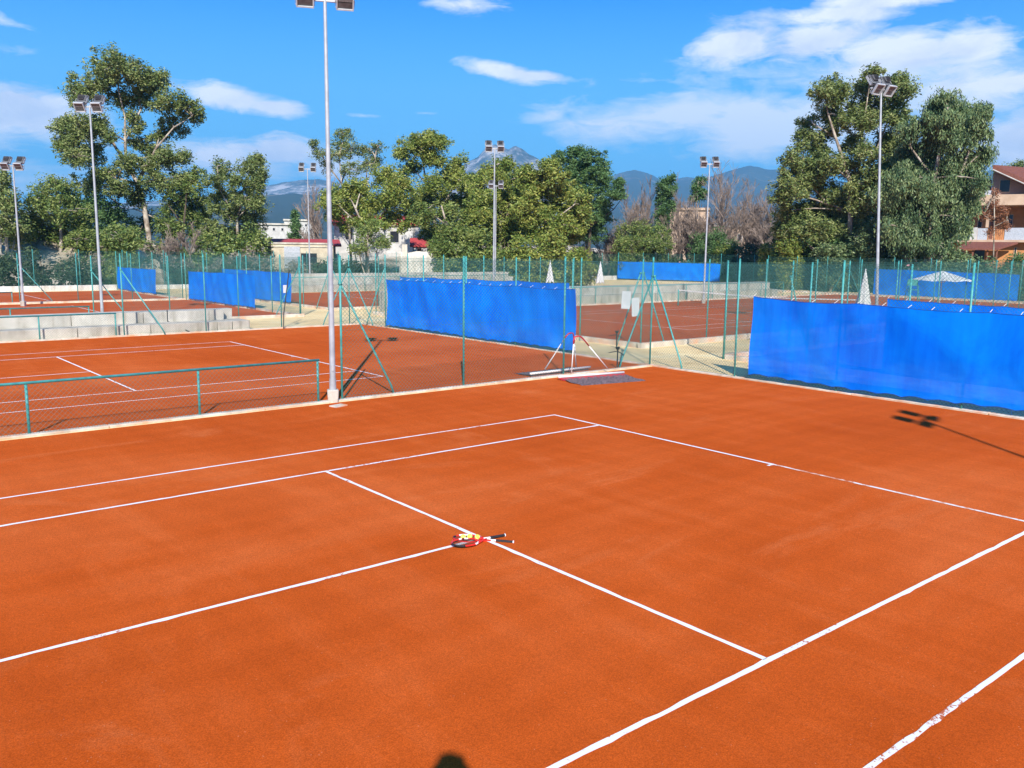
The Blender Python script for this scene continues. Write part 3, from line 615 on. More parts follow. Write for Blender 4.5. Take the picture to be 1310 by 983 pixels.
tree(E_, 'tall airy eucalyptus at the right with pale leaning boughs', 'tree', 88, (1085, 328),
     [[(1085, 328, .45), (1088, 280, .4), (1087, 232, .32), (1078, 205, .25), (1068, 175, .2), (1060, 150, .12), (1056, 128, .06)], [(1088, 280, .35), (1098, 235, .25), (1100, 200, .2), (1104, 165, .14), (1110, 125, .07)],
      [(1087, 232, .2), (1120, 195, .15), (1138, 150, .1), (1150, 115, .05)], [(1087, 270, .2), (1060, 262, .14), (1040, 240, .08), (1022, 222, .05)], [(1068, 175, .14), (1040, 160, .07)]],
     [(1064, 112, 13, 11), (1052, 124, 15, 13), (1072, 126, 15, 13), (1060, 142, 20, 12), (1032, 152, 14, 9), (1024, 172, 9, 9), (1040, 175, 15, 10), (1062, 168, 14, 10), (1045, 192, 14, 10), (1028, 190, 9, 8),
      (1115, 98, 16, 8), (1105, 112, 18, 12), (1128, 112, 16, 12), (1150, 105, 14, 11), (1160, 120, 14, 12), (1145, 132, 15, 12), (1115, 135, 18, 14), (1095, 140, 14, 12), (1108, 160, 18, 14), (1140, 155, 18, 12), (1158, 145, 10, 10),
      (1012, 208, 13, 11), (1028, 216, 18, 14), (1005, 225, 8, 12), (1045, 228, 18, 13), (1018, 245, 20, 16), (1065, 215, 16, 12), (1090, 185, 15, 14), (1110, 195, 16, 14), (1060, 248, 22, 15), (1095, 238, 16, 12), (1035, 268, 20, 14), (1008, 270, 16, 14), (1118, 225, 18, 14), (1078, 268, 24, 14), (1015, 292, 20, 13), (1045, 295, 22, 14), (1078, 298, 24, 14), (1145, 185, 18, 16), (1135, 215, 18, 16), (1000, 250, 14, 16), (998, 290, 14, 16), (1050, 205, 18, 14), (1030, 230, 20, 14), (1075, 155, 16, 14), (1085, 215, 20, 16), (1125, 245, 18, 16), (1108, 262, 20, 16), (1110, 298, 22, 15), (1130, 180, 14, 14)],
     L_EUC, size=.33, per=62, dens=1., rc=.82, jit=2.4)
tree('broadleaf_tree', 'dark shrubby tree filling the foot of the right eucalyptus', 'tree', 94, (1050, 330), [[(1050, 330, .3), (1050, 300, .2), (1048, 275, .1)]],
     [(1015, 275, 20, 16), (1045, 270, 24, 16), (1080, 275, 26, 16), (1110, 280, 24, 18), (1010, 302, 22, 14), (1045, 302, 26, 15), (1085, 305, 28, 14), (1120, 305, 22, 14), (1095, 245, 22, 14)], L_DARK, size=.36, per=60, dens=.85, bark=BARK_D)
tree('weeping_eucalyptus', 'broad dark blue green eucalyptus with weeping foliage beside the villa', 'tree', 84, (1190, 328),
     [[(1190, 328, .55), (1192, 280, .45), (1195, 230, .3), (1205, 180, .2), (1212, 145, .08)], [(1192, 280, .3), (1230, 220, .18), (1250, 165, .08)], [(1195, 230, .2), (1165, 190, .1)]],
     [(1208, 128, 15, 9), (1196, 140, 17, 12), (1222, 138, 17, 12), (1250, 135, 14, 9), (1256, 148, 11, 12), (1240, 155, 16, 14), (1212, 158, 20, 14), (1185, 160, 17, 14), (1252, 172, 14, 10), (1228, 178, 20, 15), (1198, 182, 22, 16), (1170, 185, 18, 16), (1250, 196, 18, 9), (1262, 192, 12, 7),
      (1155, 205, 18, 16), (1180, 210, 22, 17), (1210, 208, 22, 17), (1236, 208, 18, 15), (1150, 235, 20, 18), (1178, 240, 22, 18), (1208, 238, 24, 18), (1236, 235, 18, 15), (1148, 265, 20, 18), (1178, 270, 22, 18), (1165, 170, 14, 12), (1222, 215, 22, 18), (1245, 222, 14, 12), (1140, 250, 18, 20), (1140, 290, 16, 18), (1195, 225, 24, 20), (1170, 225, 22, 18), (1208, 268, 22, 18), (1232, 258, 15, 16), (1155, 295, 20, 18), (1185, 298, 22, 18), (1212, 292, 18, 16), (1252, 232, 9, 12), (1244, 258, 11, 14), (1238, 288, 9, 12), (1225, 280, 10, 12), (1165, 312, 22, 10), (1198, 314, 20, 9)],
     L_WEEP, size=.34, per=95, dens=1.0, droop=.8, rc=.85, jit=2.2, flat=1.1, aspect=.30, bark=BARK_E)
tree('acacia_tree', 'pale tree top showing above the villa roof', 'tree', 150, (1298, 300), [[(1298, 300, .2), (1298, 235, .12)]], [(1290, 215, 10, 5), (1304, 213, 9, 6), (1298, 222, 12, 6)], L_EUC, size=.4, per=45, dens=.8, rc=.9)
for (px, py, w, h, lab, mt, D) in [(155, 308, 18, 14, 'light bush left of the boulder', L_MID, 80), (985, 318, 12, 8, 'yellow green bush left of the right eucalyptus', L_OLIVE, 93), (1010, 315, 14, 9, 'olive shrub under the right eucalyptus', L_OLIVE, 88),
                                   (1110, 305, 17, 18, 'grey green sapling beside the white floodlight pole', L_WEEP, 86), (925, 318, 12, 8, 'yellow green bush below the bare trees', L_OLIVE, 109), (1065, 318, 18, 8, 'dull green shrub behind the far right fence', L_WEEP, 86)]:
    tree('shrub', lab, 'shrub', D, (px, 332), [[(px, 332, .1), (px, py, .05)]], [(px, py, w, h), (px-w*.6, py+h*.5, w*.6, h*.6), (px+w*.6, py+h*.5, w*.6, h*.6)], mt, size=.3, per=60, dens=1., rc=.7, jit=.8)

def bare_tree(px, py_top, D, label, spread=.35, mat=BARK_B, seed=1, multi=1, leafm=None, name='bare_tree', lvl=4):
    rnd = random.Random(seed); b0 = at(px, 325, D); top = at(px, py_top+14, D).z
    root = empty(name, (b0.x, b0.y, 0), 0, label, 'tree'); W = MB(); T = MB(); tips = []
    def grow(p, d, l, r, lev):
        q = p; n = 3; pts = [p.copy()]
        for i in range(n):
            d = (d + Vector((rnd.gauss(0, .12), rnd.gauss(0, .12), .06))).normalized(); q = q + d*l/n; pts.append(q.copy())
        rs = [max(.015, r*(1-.5*i/n)) for i in range(n+1)]
        (W if lev < 2 else T).tube(pts, rs, 5 if lev < 2 else 3, caps=False)
        if lev >= lvl: tips.append(q); return
        for k in range(5 if lev < 3 else 4):
            f = rnd.uniform(.3, 1); pp = pts[min(n, int(f*n+.5))]
            dd = (d + Vector((rnd.gauss(0, spread), rnd.gauss(0, spread), rnd.uniform(0, .25)))).normalized()
            grow(pp, dd, l*rnd.uniform(.45, .68), r*.5, lev+1)
    for m in range(multi):
        grow(Vector((rnd.gauss(0, .6)*(multi > 1), rnd.gauss(0, .6)*(multi > 1), 0)), Vector((rnd.gauss(0, .1), rnd.gauss(0, .1), 1)), top*.62*rnd.uniform(.85, 1), .16 if multi == 1 else .12, 0)
    W.build('trunk', mat, root); T.build('twigs', mat, root)
    if leafm: leaves('crown', [tuple(t) for t in tips], .3, 2, .2, leafm, root)
for i, (px, pt, D, lab, sp, mu, lm) in enumerate([
    (800, 228, 120, 'thin bare tree at the right side of the pine', .2, 1, None), (822, 232, 125, 'pair of upright pinkish bare trunks', .16, 2, None),
    (870, 218, 118, 'tallest bare tree between the two ivy clad trees', .2, 1, None), (868, 262, 105, 'grey bare scrub tree left of the thin floodlight pole', .45, 3, None),
    (912, 238, 120, 'bare tree just right of the thin floodlight pole', .4, 2, None), (932, 232, 112, 'wide crowned bare tree in the middle of the bare row', .45, 2, None),
    (950, 248, 104, 'bare tree with reddish twigs in the middle of the bare row', .4, 2, None), (965, 230, 118, 'pale bare tree near the right end of the bare row', .3, 2, None),
    (985, 240, 115, 'bare tree touching the left side of the right eucalyptus', .35, 2, None), (405, 272, 125, 'bare pinkish tree right of the small cypress', .25, 2, None), (416, 240, 120, 'tall bare tree behind the near lamp pole', .22, 2, None),
    (893, 275, 100, 'dark multi stemmed bare shrub behind the thin floodlight pole', .5, 4, None), (830, 285, 100, 'brown bare shrub before the upright trunks', .5, 4, None), (780, 290, 100, 'grey brown thicket below the pine', .5, 4, None), (790, 268, 108, 'bare grey thicket tree touching the pine', .45, 3, None), (812, 262, 112, 'bare grey tree behind the rounded green thicket', .35, 3, None), (882, 250, 110, 'bare tree behind the short tufted tree', .38, 2, None), (900, 262, 106, 'dense bare grey shrub right of the thin floodlight pole', .48, 4, None), (940, 272, 100, 'dense bare brown shrub below the wide crowned bare tree', .48, 4, None), (972, 268, 102, 'dense bare shrub left of the right eucalyptus foot', .48, 4, None), (992, 280, 104, 'low bare shrub against the right eucalyptus', .48, 3, None), (760, 300, 96, 'low bare bramble at the foot of the pine', .5, 4, None), (915, 292, 98, 'low bare bramble below the bare row', .5, 4, None), (230, 285, 90, 'tangled bare shrub under the deep green tree', .5, 3, None)]):
    if 750 < px < 1000: D = max(D, 113 + i % 4)
    bare_tree(px, pt, D, lab, sp, seed=20+i, multi=mu, leafm=lm, lvl=4)
tree('rusty_tree', 'small tree with thin rust coloured foliage before the villa', 'tree', 98, (1273, 335), [[(1273, 335, .12), (1272, 290, .10), (1272, 240, .05)], [(1272, 290, .06), (1288, 282, .04)], [(1272, 285, .06), (1258, 275, .04)]], [(1272, 247, 6, 6), (1268, 262, 9, 7), (1262, 270, 9, 7), (1284, 270, 8, 6), (1257, 277, 8, 6), (1274, 280, 9, 6), (1290, 288, 8, 6), (1270, 296, 8, 6)], L_RUST, size=.2, per=40, dens=.8, rc=.6, jit=.6, tw=.02)
tree('shrub', 'rounded green thicket before the bare trees', 'shrub', 112, (835, 328), [[(835, 328, .15), (825, 300, .07)], [(835, 328, .15), (850, 300, .07)]], [(800, 300, 14, 12), (820, 292, 16, 12), (842, 298, 15, 12), (815, 312, 20, 10), (845, 314, 18, 10), (795, 314, 14, 9)], L_MID, size=.3, per=45, dens=.8, rc=.8)
tree('shrub', 'dark bush under the bare trees', 'shrub', 111, (905, 328), [[(905, 328, .12), (905, 305, .06)]], [(895, 308, 14, 10), (915, 304, 15, 12), (905, 318, 20, 8), (935, 314, 14, 9)], L_DARK, size=.3, per=45, dens=.9, rc=.8)

# hedges: leafy bodies along the boundary
def hedge(x0, y0, x1, y1, h, w, label, mat, n, size=.22, flowers=0, wob=.35, name='hedge', z0=0, per=75, rc=.75):
    root = empty(name, (x0, y0, 0), 0, label, 'hedge'); L = math.hypot(x1-x0, y1-y0); u = Vector((x1-x0, y1-y0, 0))/L; v = Vector((-u.y, u.x, 0))
    W = MB(); c = []
    n = int(n*1.9)
    for i in range(n):
        t = random.random()*L; hh = h*(1-wob*random.random())*(.85+.25*math.sin(t*.5)+.1*math.sin(t*1.7)) if wob else h
        z = random.random()**.7*hh; q = u*t + v*random.uniform(-w/2, w/2); c.append((q.x, q.y, z0+z+.1))
    k = 0
    while k < L:
        a = u*k + v*random.uniform(-.3, .3)
        for _ in range(3): W.tube(bez(a, a+Vector((random.uniform(-.5, .5), random.uniform(-.5, .5), z0+h*random.uniform(.5, .9))), 0, 2), .025, 4, caps=False)
        k += 1.3
    W.tube([(0, 0, .03), tuple(u*L+Vector((0, 0, .03)))], .05, 5); W.build('stems', BARK_D, root); leaves('foliage', c, rc, per, size, mat, root, 0, .8, .45)
    if flowers:
        cc = [c[random.randrange(len(c))] for _ in range(flowers)]
        leaves('blossom', [(x-.3*v.x, y-.3*v.y, z+.2) for x, y, z in cc], .65, 2, .26, L_PINK, root, 0, .8, .8)
hedge(-40, 69, 7, 69, 2.9, 2.5, 'dark green hedge behind the fence at the far left', L_HEDGE, 330, size=.26)
hedge(7, 71, 20, 71, 2.6, 2, 'grey green scrub left of the shed', L_HEDGE, 60, size=.26, wob=.6)
hedge(27, 70, 36, 71, 2.2, 2, 'dark scrub before the white house', L_HEDGE, 60, size=.26, wob=.6)
hedge(38, 71, 50, 72, 2.6, 2, 'dark scrub right of the concrete pillar', L_HEDGE, 70, size=.26, wob=.5)
hedge(50, 70, 68, 72, 3.3, 2.5, 'dark hedge behind the closed white parasols', L_HEDGE, 170, size=.26)
hedge(69.5, 70, 75, 56, 3.6, 2.5, 'hedge above the far middle windscreen', L_HEDGE, 130, size=.26, flowers=30)
hedge(76, 56, 68, 38, 3.9, 3, 'oleander hedge with pink flowers right of the thin floodlight pole', L_HEDGE, 230, size=.26, flowers=110)
hedge(66, 38, 63, 27, 3.6, 3, 'oleander hedge with a few pink flowers under the right eucalyptus', L_HEDGE, 150, size=.26, flowers=40)
hedge(62, 27, 62, -5, 3.0, 2, 'low green hedge behind the far right windscreen', L_WEEP, 190, size=.26, wob=.3)
hedge(70, 24, 70, -8, 3.15, 1.6, 'clipped dark hedge in front of the villa', L_DARK, 230, size=.22, wob=0.06, per=80)
for (a_, b_, D_, lab_, m_) in ((985, 1060, 92, 'dark undergrowth below the right eucalyptus', L_DARK), (1060, 1140, 88, 'dark undergrowth behind the white floodlight pole', L_DARK), (1140, 1232, 90, 'dense undergrowth below the weeping eucalyptus', L_WEEP), (560, 650, 86, 'leafy undergrowth left of the middle floodlight pole', L_MID), (650, 760, 86, 'olive undergrowth below the golden olive tree', L_OLIVE), (100, 265, 92, 'leafy undergrowth below the tallest eucalyptus', L_MID), (265, 340, 92, 'leafy undergrowth below the slender light eucalyptus', L_MID)):
    u_, v_ = at(a_, 330, D_), at(b_, 330, D_); hedge(u_.x, u_.y, v_.x, v_.y, 5.2, 3, lab_, m_, int((b_-a_)*1.1), size=.3, wob=.55, rc=.8)
hedge(25, 73, 38, 75, 2.2, 3, 'pale dry scrub before the white house', L_DRY, 60, size=.3, wob=.7)
hedge(62, 76, 80, 68, 4.6, 3, 'dry brown scrub behind the fence below the pine', L_DRY, 120, size=.26, wob=.7)
hedge(8, 73, 24, 74, 3.6, 3, 'dry pale scrub behind the left windscreens', L_DRY, 90, size=.3, wob=.8)

# embankment with pale rubble behind the trees
def terrain(name, label, x0, y0, x1, y1, fn, mat, nx, ny):
    V = []; F = []
    for i in range(nx+1):
        for j in range(ny+1):
            x = x0+(x1-x0)*i/nx; y = y0+(y1-y0)*j/ny; V.append((x, y, fn(x, y)))
    for i in range(nx):
        for j in range(ny): a = i*(ny+1)+j; F.append((a, a+ny+1, a+ny+2, a+1))
    o = np_mesh(name, V, F, mat, None); o.data.polygons.foreach_set('use_smooth', [True]*len(F)); tag(o, label, kind='structure')
from mathutils import noise as mn
def bank(x, y):
    t = min(1, max(0, (y-73)/16)); t = t*t*(3-2*t); hx = 4.9 if x < 10 else (4.9-3.4*min(1, (x-10)/8))
    if x > 40: hx = 1.5+2.3*min(1, (x-40)/12)
    return -.03 + t*(hx + .8*mn.fractal(Vector((x*.12, y*.12, 0)), 1, 2, 4)) + t*.25*mn.fractal(Vector((x*.6, y*.6, 3)), 1, 2, 3)
RUBBLE = simple('pale_rubble', (.62, .52, .40), (.20, .17, .11), .35, .95, detail=9, bmp=.5, lo=.38, hi=.6)
terrain('embankment', 'pale rubble embankment behind the boundary fence', -60, 71, 90, 130, bank, RUBBLE, 130, 50)
b = MB()
V = []; F = []
for i in range(13):
    for j in range(20):
        th, ph = i/12*math.pi/2, j/20*2*math.pi; v = Vector((math.sin(th)*math.cos(ph)*3.2, math.sin(th)*math.sin(ph)*2.4, math.cos(th)*3.0)); V.append(v*(1+.16*mn.fractal(v*.8, 1, 2, 4)))
for i in range(12):
    for j in range(20): F.append((i*20+j, (i+1)*20+j, (i+1)*20+(j+1) % 20, i*20+(j+1) % 20))
p = at(171, 345, 83)
tag(MB().add(V, F).build('boulder', RUBBLE, None, False, loc=(p.x, p.y, 0)), 'big pale boulder behind the smallest windscreen', 'boulder')

# ------------------------------------------------------------------ buildings
REDROOF = simple('red_roof_tiles', (.50, .06, .055), (.36, .04, .04), 6, .8)
BROWNROOF = simple('brown_roof_tiles', (.21, .07, .045), (.14, .045, .03), 5, .85, bmp=.3)
CREAM = simple('cream_plaster', (.60, .52, .38), (.46, .39, .28), 2, .9); WHITEW = simple('white_plaster', (.56, .54, .50), (.42, .40, .37), 1.2, .9)
ORANGE = simple('orange_plaster', (.56, .25, .09), (.45, .19, .07), 1.2, .9); PEACH = simple('peach_plaster', (.56, .39, .27), (.46, .31, .21), 1.2, .9)
GREYDOOR = simple('grey_corrugated_steel', (.46, .48, .52), (.34, .36, .39), 8, .6); DARKOP = simple('dark_window_glass', (.03, .03, .035), (.02, .02, .025), 3, .15)
SHUTTER = simple('wood_shutter', (.22, .08, .04), (.15, .05, .03), 4, .7)
class House:
    """local frame: x to the right seen from the courts, y away, z up; s metres per photo pixel"""
    def __init__(s, name, label, px, D, cat='house'):
        s.D = D; s.px = px; s.k = D/FPX; p = at(px, 326, D); a = math.atan2(p.y-CAM.y, p.x-CAM.x)-math.pi/2
        s.r = empty(name, (p.x, p.y, 0), a, label, cat); s.h0 = 312.3+px*.01092
    def x(s, px): return (px-s.px)*s.k
    def z(s, py): return CAM.z-(py-s.h0)*s.k
    def box(s, name, px0, px1, py0, py1, y0, y1, mat, par=None):
        xa, xb, za, zb = s.x(px0), s.x(px1), s.z(py1), s.z(py0)
        return MB().box(((xa+xb)/2, (y0+y1)/2, (za+zb)/2), (xb-xa, y1-y0, zb-za)).build(name, mat, par or s.r)
    def base(s, name, px0, px1, py0, y0, y1, mat):
        xa, xb, zb = s.x(px0), s.x(px1), s.z(py0)
        return MB().box(((xa+xb)/2, (y0+y1)/2, zb/2), (xb-xa, y1-y0, zb)).build(name, mat, s.r)
    def window(s, px0, px1, py0, py1, y, frame=WHITEW, glass=DARKOP, name='window'):
        w = s.box(name, px0, px1, py0, py1, y-.06, y-.003, frame); s.box('pane', px0+.8, px1-.8, py0+.8, py1-.8, y-.09, y-.063, glass, w); return w
    def slope(s, name, px0, px1, pyridge, pyeave, y0, y1, mat, over=.4, yr=None):
        """gabled roof with ridge parallel to x"""
        xa, xb, zr, ze = s.x(px0)-over, s.x(px1)+over, s.z(pyridge), s.z(pyeave); ym = yr if yr is not None else (y0+y1)/2; t = .18
        V = [(xa, y0-over, ze), (xb, y0-over, ze), (xb, ym, zr), (xa, ym, zr), (xb, y1+over, ze), (xa, y1+over, ze)]
        V2 = [(a, b, c-t) for a, b, c in V]
        return MB().add(V+V2, [(0, 1, 2, 3), (3, 2, 4, 5), (7, 6, 9, 8), (8, 9, 11, 10), (0, 6, 7, 1), (5, 4, 10, 11), (0, 3, 9, 6), (3, 5, 11, 9), (1, 7, 8, 2), (2, 8, 10, 4)]).build(name, mat, s.r)
h = House('shed', 'cream shed with red roof and grey door behind the left fence', 385, 98, 'shed')
h.base('wall', 350, 424, 313, 0, 7, CREAM); h.slope('roof', 338, 430, 306, 313.5, 1, 12, REDROOF); h.base('wall', 340, 430, 314, 7.01, 12, CREAM)
h.box('trim', 350, 424, 311, 313, -.12, .1, CONC); d = h.box('door', 365, 384, 316, 342, -.12, -.003, GREYDOOR); h.box('handle', 381, 382, 328, 331, -.18, -.121, DARKOP, d)
h.box('opening', 385, 404, 324, 345, -.06, -.002, DARKOP); h.box('trim', 350, 424, 315.6, 316.6, -.1, -.004, CONC)
h = House('house', 'white house with red roof half hidden by olive trees', 480, 112)
h.base('wall', 430, 530, 287, 0, 9, WHITEW); h.slope('roof', 429, 532, 276, 287.5, 0, 9, REDROOF)
for a, b2, c, d2 in [(443, 453, 293, 308), (470, 477, 295, 310), (498, 510, 296, 311)]: h.window(a, b2, c, d2, 0)
g = MB(); xa, xb = h.x(527), h.x(538); g.add([(xa, 0, h.z(276)), (xb, 0, h.z(300)), (xb, 0, 0), (xa, 0, 0), (xa, 7, h.z(276)), (xb, 7, h.z(300)), (xb, 7, 0), (xa, 7, 0)], [(0, 1, 2, 3), (4, 7, 6, 5), (0, 4, 5, 1), (1, 5, 6, 2), (0, 3, 7, 4)]).build('side_wall', WHITEW, h.r)
h = House('outhouse', 'small outhouse with bright red roof right of the white house', 540, 100, 'shed')
h.base('wall', 528, 546, 314, 0, 4, WHITEW); h.slope('roof', 527, 547, 305, 314.5, 0, 4, REDROOF, .2)
h.box('door', 534, 539, 318, 330, -.05, -.002, SHUTTER)
h = House('apartment_block', 'white flat roofed block beyond the red roofed shed', 360, 190, 'building')
h.base('wall', 334, 372, 290, 0, 10, WHITEW); h.box('roof', 333, 373, 288, 289.9, -.4, 10.4, CONC)
for a in (340, 350, 360): h.window(a, a+4, 293, 297.5, 0)
h = House('apartment_block', 'second white block stepping up behind the first', 385, 230, 'building')
h.base('wall', 366, 402, 285, 0, 10, WHITEW); h.box('roof', 365, 403, 283, 284.9, -.4, 10.4, CONC)
for a in (372, 390): h.window(a, a+4, 288, 292, 0)
h = House('apartment_block', 'cream building hidden behind the bare trees', 910, 210, 'building')
h.base('wall', 858, 905, 272, 0, 10, PEACH); h.base('wall', 905.2, 1000, 292, 0, 10, PEACH); h.box('roof', 857, 906, 269, 271.9, -.5, 10.5, PEACH); h.box('roof', 905.4, 1001, 290, 291.9, -.5, 10.5, CONC)
for a in range(864, 900, 12):
    h.window(a, a+5, 276, 283, 0, PEACH); h.window(a, a+5, 290, 297, 0, PEACH)
for a in range(912, 995, 14): h.window(a, a+6, 300, 310, 0, WHITEW)
h = House('house', 'pale house glimpsed between the olive trees', 650, 120)
h.base('wall', 634, 655, 262, 0, 6, CREAM); h.slope('roof', 633, 656, 256, 262.4, 0, 6, REDROOF, .2); h.window(641, 648, 272, 282, 0)
# villa
h = House('villa', 'peach and orange villa with brown tiled roof at the right edge', 1262, 118, 'villa')
h.base('wall', 1213, 1390, 311, 0, 12, ORANGE)
h.base('podium', 1205, 1240, 324, -2.4, -.01, PEACH)
h.box('upper_wall', 1243, 1390, 270, 310.9, 2.2, 12, ORANGE)
h.box('balcony_slab', 1214, 1390, 309.6, 312, -1.2, -.003, PEACH)
h.box('balcony_slab', 1243, 1390, 309.7, 310.95, 0.0, 2.19, PEACH)
h.box('parapet', 1243.5, 1251, 296, 309.5, -.9, -.7, WHITEW); h.box('parapet', 1251.2, 1261, 297, 309.5, -.9, -.75, GREYDOOR)
h.box('parapet', 1277.5, 1297, 296.5, 309.5, -.9, -.75, GREYDOOR); h.box('parapet', 1297.2, 1390, 295, 309.5, -.9, -.7, WHITEW)
g = MB()
for i in range(9): xx = h.x(1262+i*1.9); g.box((xx, -.8, h.z(303.5)), (.05, .05, 1.2))
g.box((h.x(1269.5), -.8, h.z(298)), (1.7, .06, .06)).build('railing', SHUTTER, h.r)
h.window(1262, 1266.5, 276, 309, 2.2, PEACH, SHUTTER, 'balcony_door'); h.window(1280, 1285, 281, 309, 2.2, PEACH, DARKOP, 'balcony_door'); h.window(1250, 1255, 276, 296, 2.2, PEACH)
h.box('pillar', 1258.5, 1261.5, 272, 296, -.6, -.1, PEACH); h.box('pillar', 1304, 1308, 272, 295, -.6, -.1, PEACH)
h.box('beam', 1247, 1390, 261, 272.4, -1.3, 2.5, PEACH)
g = MB(); xa, xb = h.x(1261), h.x(1390); y0, y1 = .6, 11
zA, zB, zC = h.z(231), h.z(262), h.z(262)
g.add([(xa, y0, zA), (h.x(1308), y0, h.z(258)), (xb, y0, h.z(258)), (xb, y0, zC+.01), (xa, y0, zC+.01), (xa, y1, zA), (h.x(1308), y1, h.z(258)), (xb, y1, h.z(258)), (xb, y1, zC), (xa, y1, zC)], [(0, 4, 3, 2, 1), (0, 5, 9, 4), (5, 6, 7, 8, 9)]).build('gable_wall', simple('taupe_plaster', (.36, .24, .2), (.3, .2, .17), 2, .9), h.r)
g = MB(); over = -1.2
P0, P1, P2, P3 = Vector((h.x(1260), over, h.z(229.2))), Vector((h.x(1312), over, h.z(256))), Vector((h.x(1345), 9, h.z(231))), Vector((h.x(1262), 9, h.z(224)))
dn = Vector((0, 0, -.35)); g.add([P0, P1, P2, P3, P0+dn, P1+dn, P2+dn, P3+dn], [(0, 1, 2, 3), (7, 6, 5, 4), (0, 4, 5, 1), (1, 5, 6, 2), (2, 6, 7, 3), (3, 7, 4, 0)]); rf = g.build('roof', BROWNROOF, h.r)
g = MB(); e1 = Vector((0, -.04, -.52)); g.tube([P0+e1, P1+e1], .07, 6).build('eaves_trim', WHITEW, rf)
g = MB(); e2 = Vector((0, 0, -.36)); e3 = Vector((0, 0, -.6)); bk = Vector((0, 1.6, 0)); g.add([P0+e2, P1+e2, P1+e3, P0+e3, P0+e2+bk, P1+e2+bk, P1+e3+bk, P0+e3+bk], [(0, 3, 2, 1), (4, 5, 6, 7), (3, 7, 6, 2), (0, 1, 5, 4), (0, 4, 7, 3), (1, 2, 6, 5)]).build('soffit', SHUTTER, rf)
h.window(1268, 1279, 244, 258, .6, PEACH); h.box('wing_wall', 1247, 1260.5, 243, 260.9, 1.5, 9, SHUTTER); h.box('wing_balcony', 1246, 1261, 256, 260.9, -.6, 1.4, GREYDOOR)
g = MB(); A = [Vector((h.x(1231), -3.6, h.z(319))), Vector((h.x(1272), -3.6, h.z(319))), Vector((h.x(1291), -1.3, h.z(311.8))), Vector((h.x(1243), -1.3, h.z(311.8)))]
dn = Vector((0, 0, -.2)); g.add(A+[a+dn for a in A], [(0, 1, 2, 3), (7, 6, 5, 4), (0, 4, 5, 1), (1, 5, 6, 2), (2, 6, 7, 3), (3, 7, 4, 0)]).build('porch_roof', BROWNROOF, h.r)
for a in (1233, 1248, 1262, 1271): h.box('porch_post', a, a+1.5, 320.9, 345, -3.3, -3.1, SHUTTER)
h.window(1217, 1227, 317, 324, 0, PEACH); h.box('doorway', 1250, 1260, 319, 338, -.08, -.002, DARKOP); h.window(1288, 1291, 317, 330, 0, PEACH); h.window(1300, 1306, 316, 322, 0, PEACH)
h.box('garden_wall', 1297, 1390, 324.5, 340, -4, -3.7, PEACH); h.box('garden_wall', 1207, 1231, 325, 340, -4, -3.7, PEACH)
# broken concrete pillar with retaining wall
h = House('concrete_pillar', 'weathered concrete pillar on a ruined wall behind the fence', 518, 86, 'pillar')
h.base('pillar', 514.5, 521, 313, 0, .6, CONC)
h = House('ruined_wall', 'pale ruined plaster wall right of the concrete pillar', 575, 87, 'wall')
g = MB(); xs = np.linspace(h.x(512), h.x(640), 26); tops = [h.z(322+1.6*math.sin(i*.5)+1.2*math.sin(i*1.1)) for i in range(26)]
for i in range(25): g.add([(xs[i], 0, 0), (xs[i+1], 0, 0), (xs[i+1], 0, tops[i+1]), (xs[i], 0, tops[i]), (xs[i], .5, 0), (xs[i+1], .5, 0), (xs[i+1], .5, tops[i+1]), (xs[i], .5, tops[i])], [(0, 1, 2, 3), (3, 2, 6, 7), (4, 7, 6, 5)])
g.build('wall', PALEWALL, h.r)

# ------------------------------------------------------------------ parasols, chairs, bench
def parasol_closed(px, py, D, label, H=2.55):
    p = at(px, py, D); r = empty('closed_parasol', (p.x, p.y, 0), random.random(), label, 'parasol')
    MB().tube([(0, 0, 0), (0, 0, H)], .022, 8).build('pole', WHITEPL, r, True); MB().lathe([(.26, 0), (.26, .05), (.06, .12), (.03, .2)], 14).build('base', WHITEPL, r)
    b = MB(); n = 24; V = []; L = 12
    for j in range(L+1):
        t = j/L; z = H-.02-1.75*t
        for k in range(n):
            a = 2*math.pi*k/n; rad = (.03+.30*t**.9)*(1+.22*math.sin(a*6+.6)*(.3+t)); V.append((rad*math.cos(a), rad*math.sin(a), z - .09*math.sin(a*6)*(t > .95)))
    F = [(j*n+k, j*n+(k+1) % n, (j+1)*n+(k+1) % n, (j+1)*n+k) for j in range(L) for k in range(n)]
    b.add(V, F).build('folded_canopy', WHITECL, r, True); MB().lathe([(.02, H), (.035, H+.03), (.01, H+.09)], 8).build('finial', WHITEPL, r)
parasol_closed(1103.5, 400, 47, 'closed white parasol nearest, left of the white floodlight pole', 2.7)
parasol_closed(703.5, 362, 76, 'closed white parasol left of the other distant one')
parasol_closed(767.5, 363, 76, 'closed white parasol right of the other distant one')
p = at(1201, 400, 55); r = empty('open_parasol', (p.x, p.y, 0), .3, 'open white parasol before the far right windscreen', 'parasol')
MB().tube([(-.1, 0, 0), (.12, 0, 2.45)], .024, 8).build('pole', WHITEPL, r, True)
b = MB(); n = 8; V = [(.12, 0, 2.62)]; 
for j in (1, 2, 3):
    for k in range(n*2):
        a = 2*math.pi*k/(n*2)+.2; rad = 1.58*j/3*(1 if k % 2 == 0 else .93); V.append((.12+rad*math.cos(a), rad*math.sin(a), 2.62-.17*j-(.02*j if k % 2 else 0)))
F = [(0, 1+k, 1+(k+1) % 16) for k in range(16)] + [(1+j*16+k, 17+j*16+k, 17+j*16+(k+1) % 16, 1+j*16+(k+1) % 16) for j in (0, 1) for k in range(16)]
c_ = b.add(V, F).build('canopy', WHITECL, r)
b = MB()
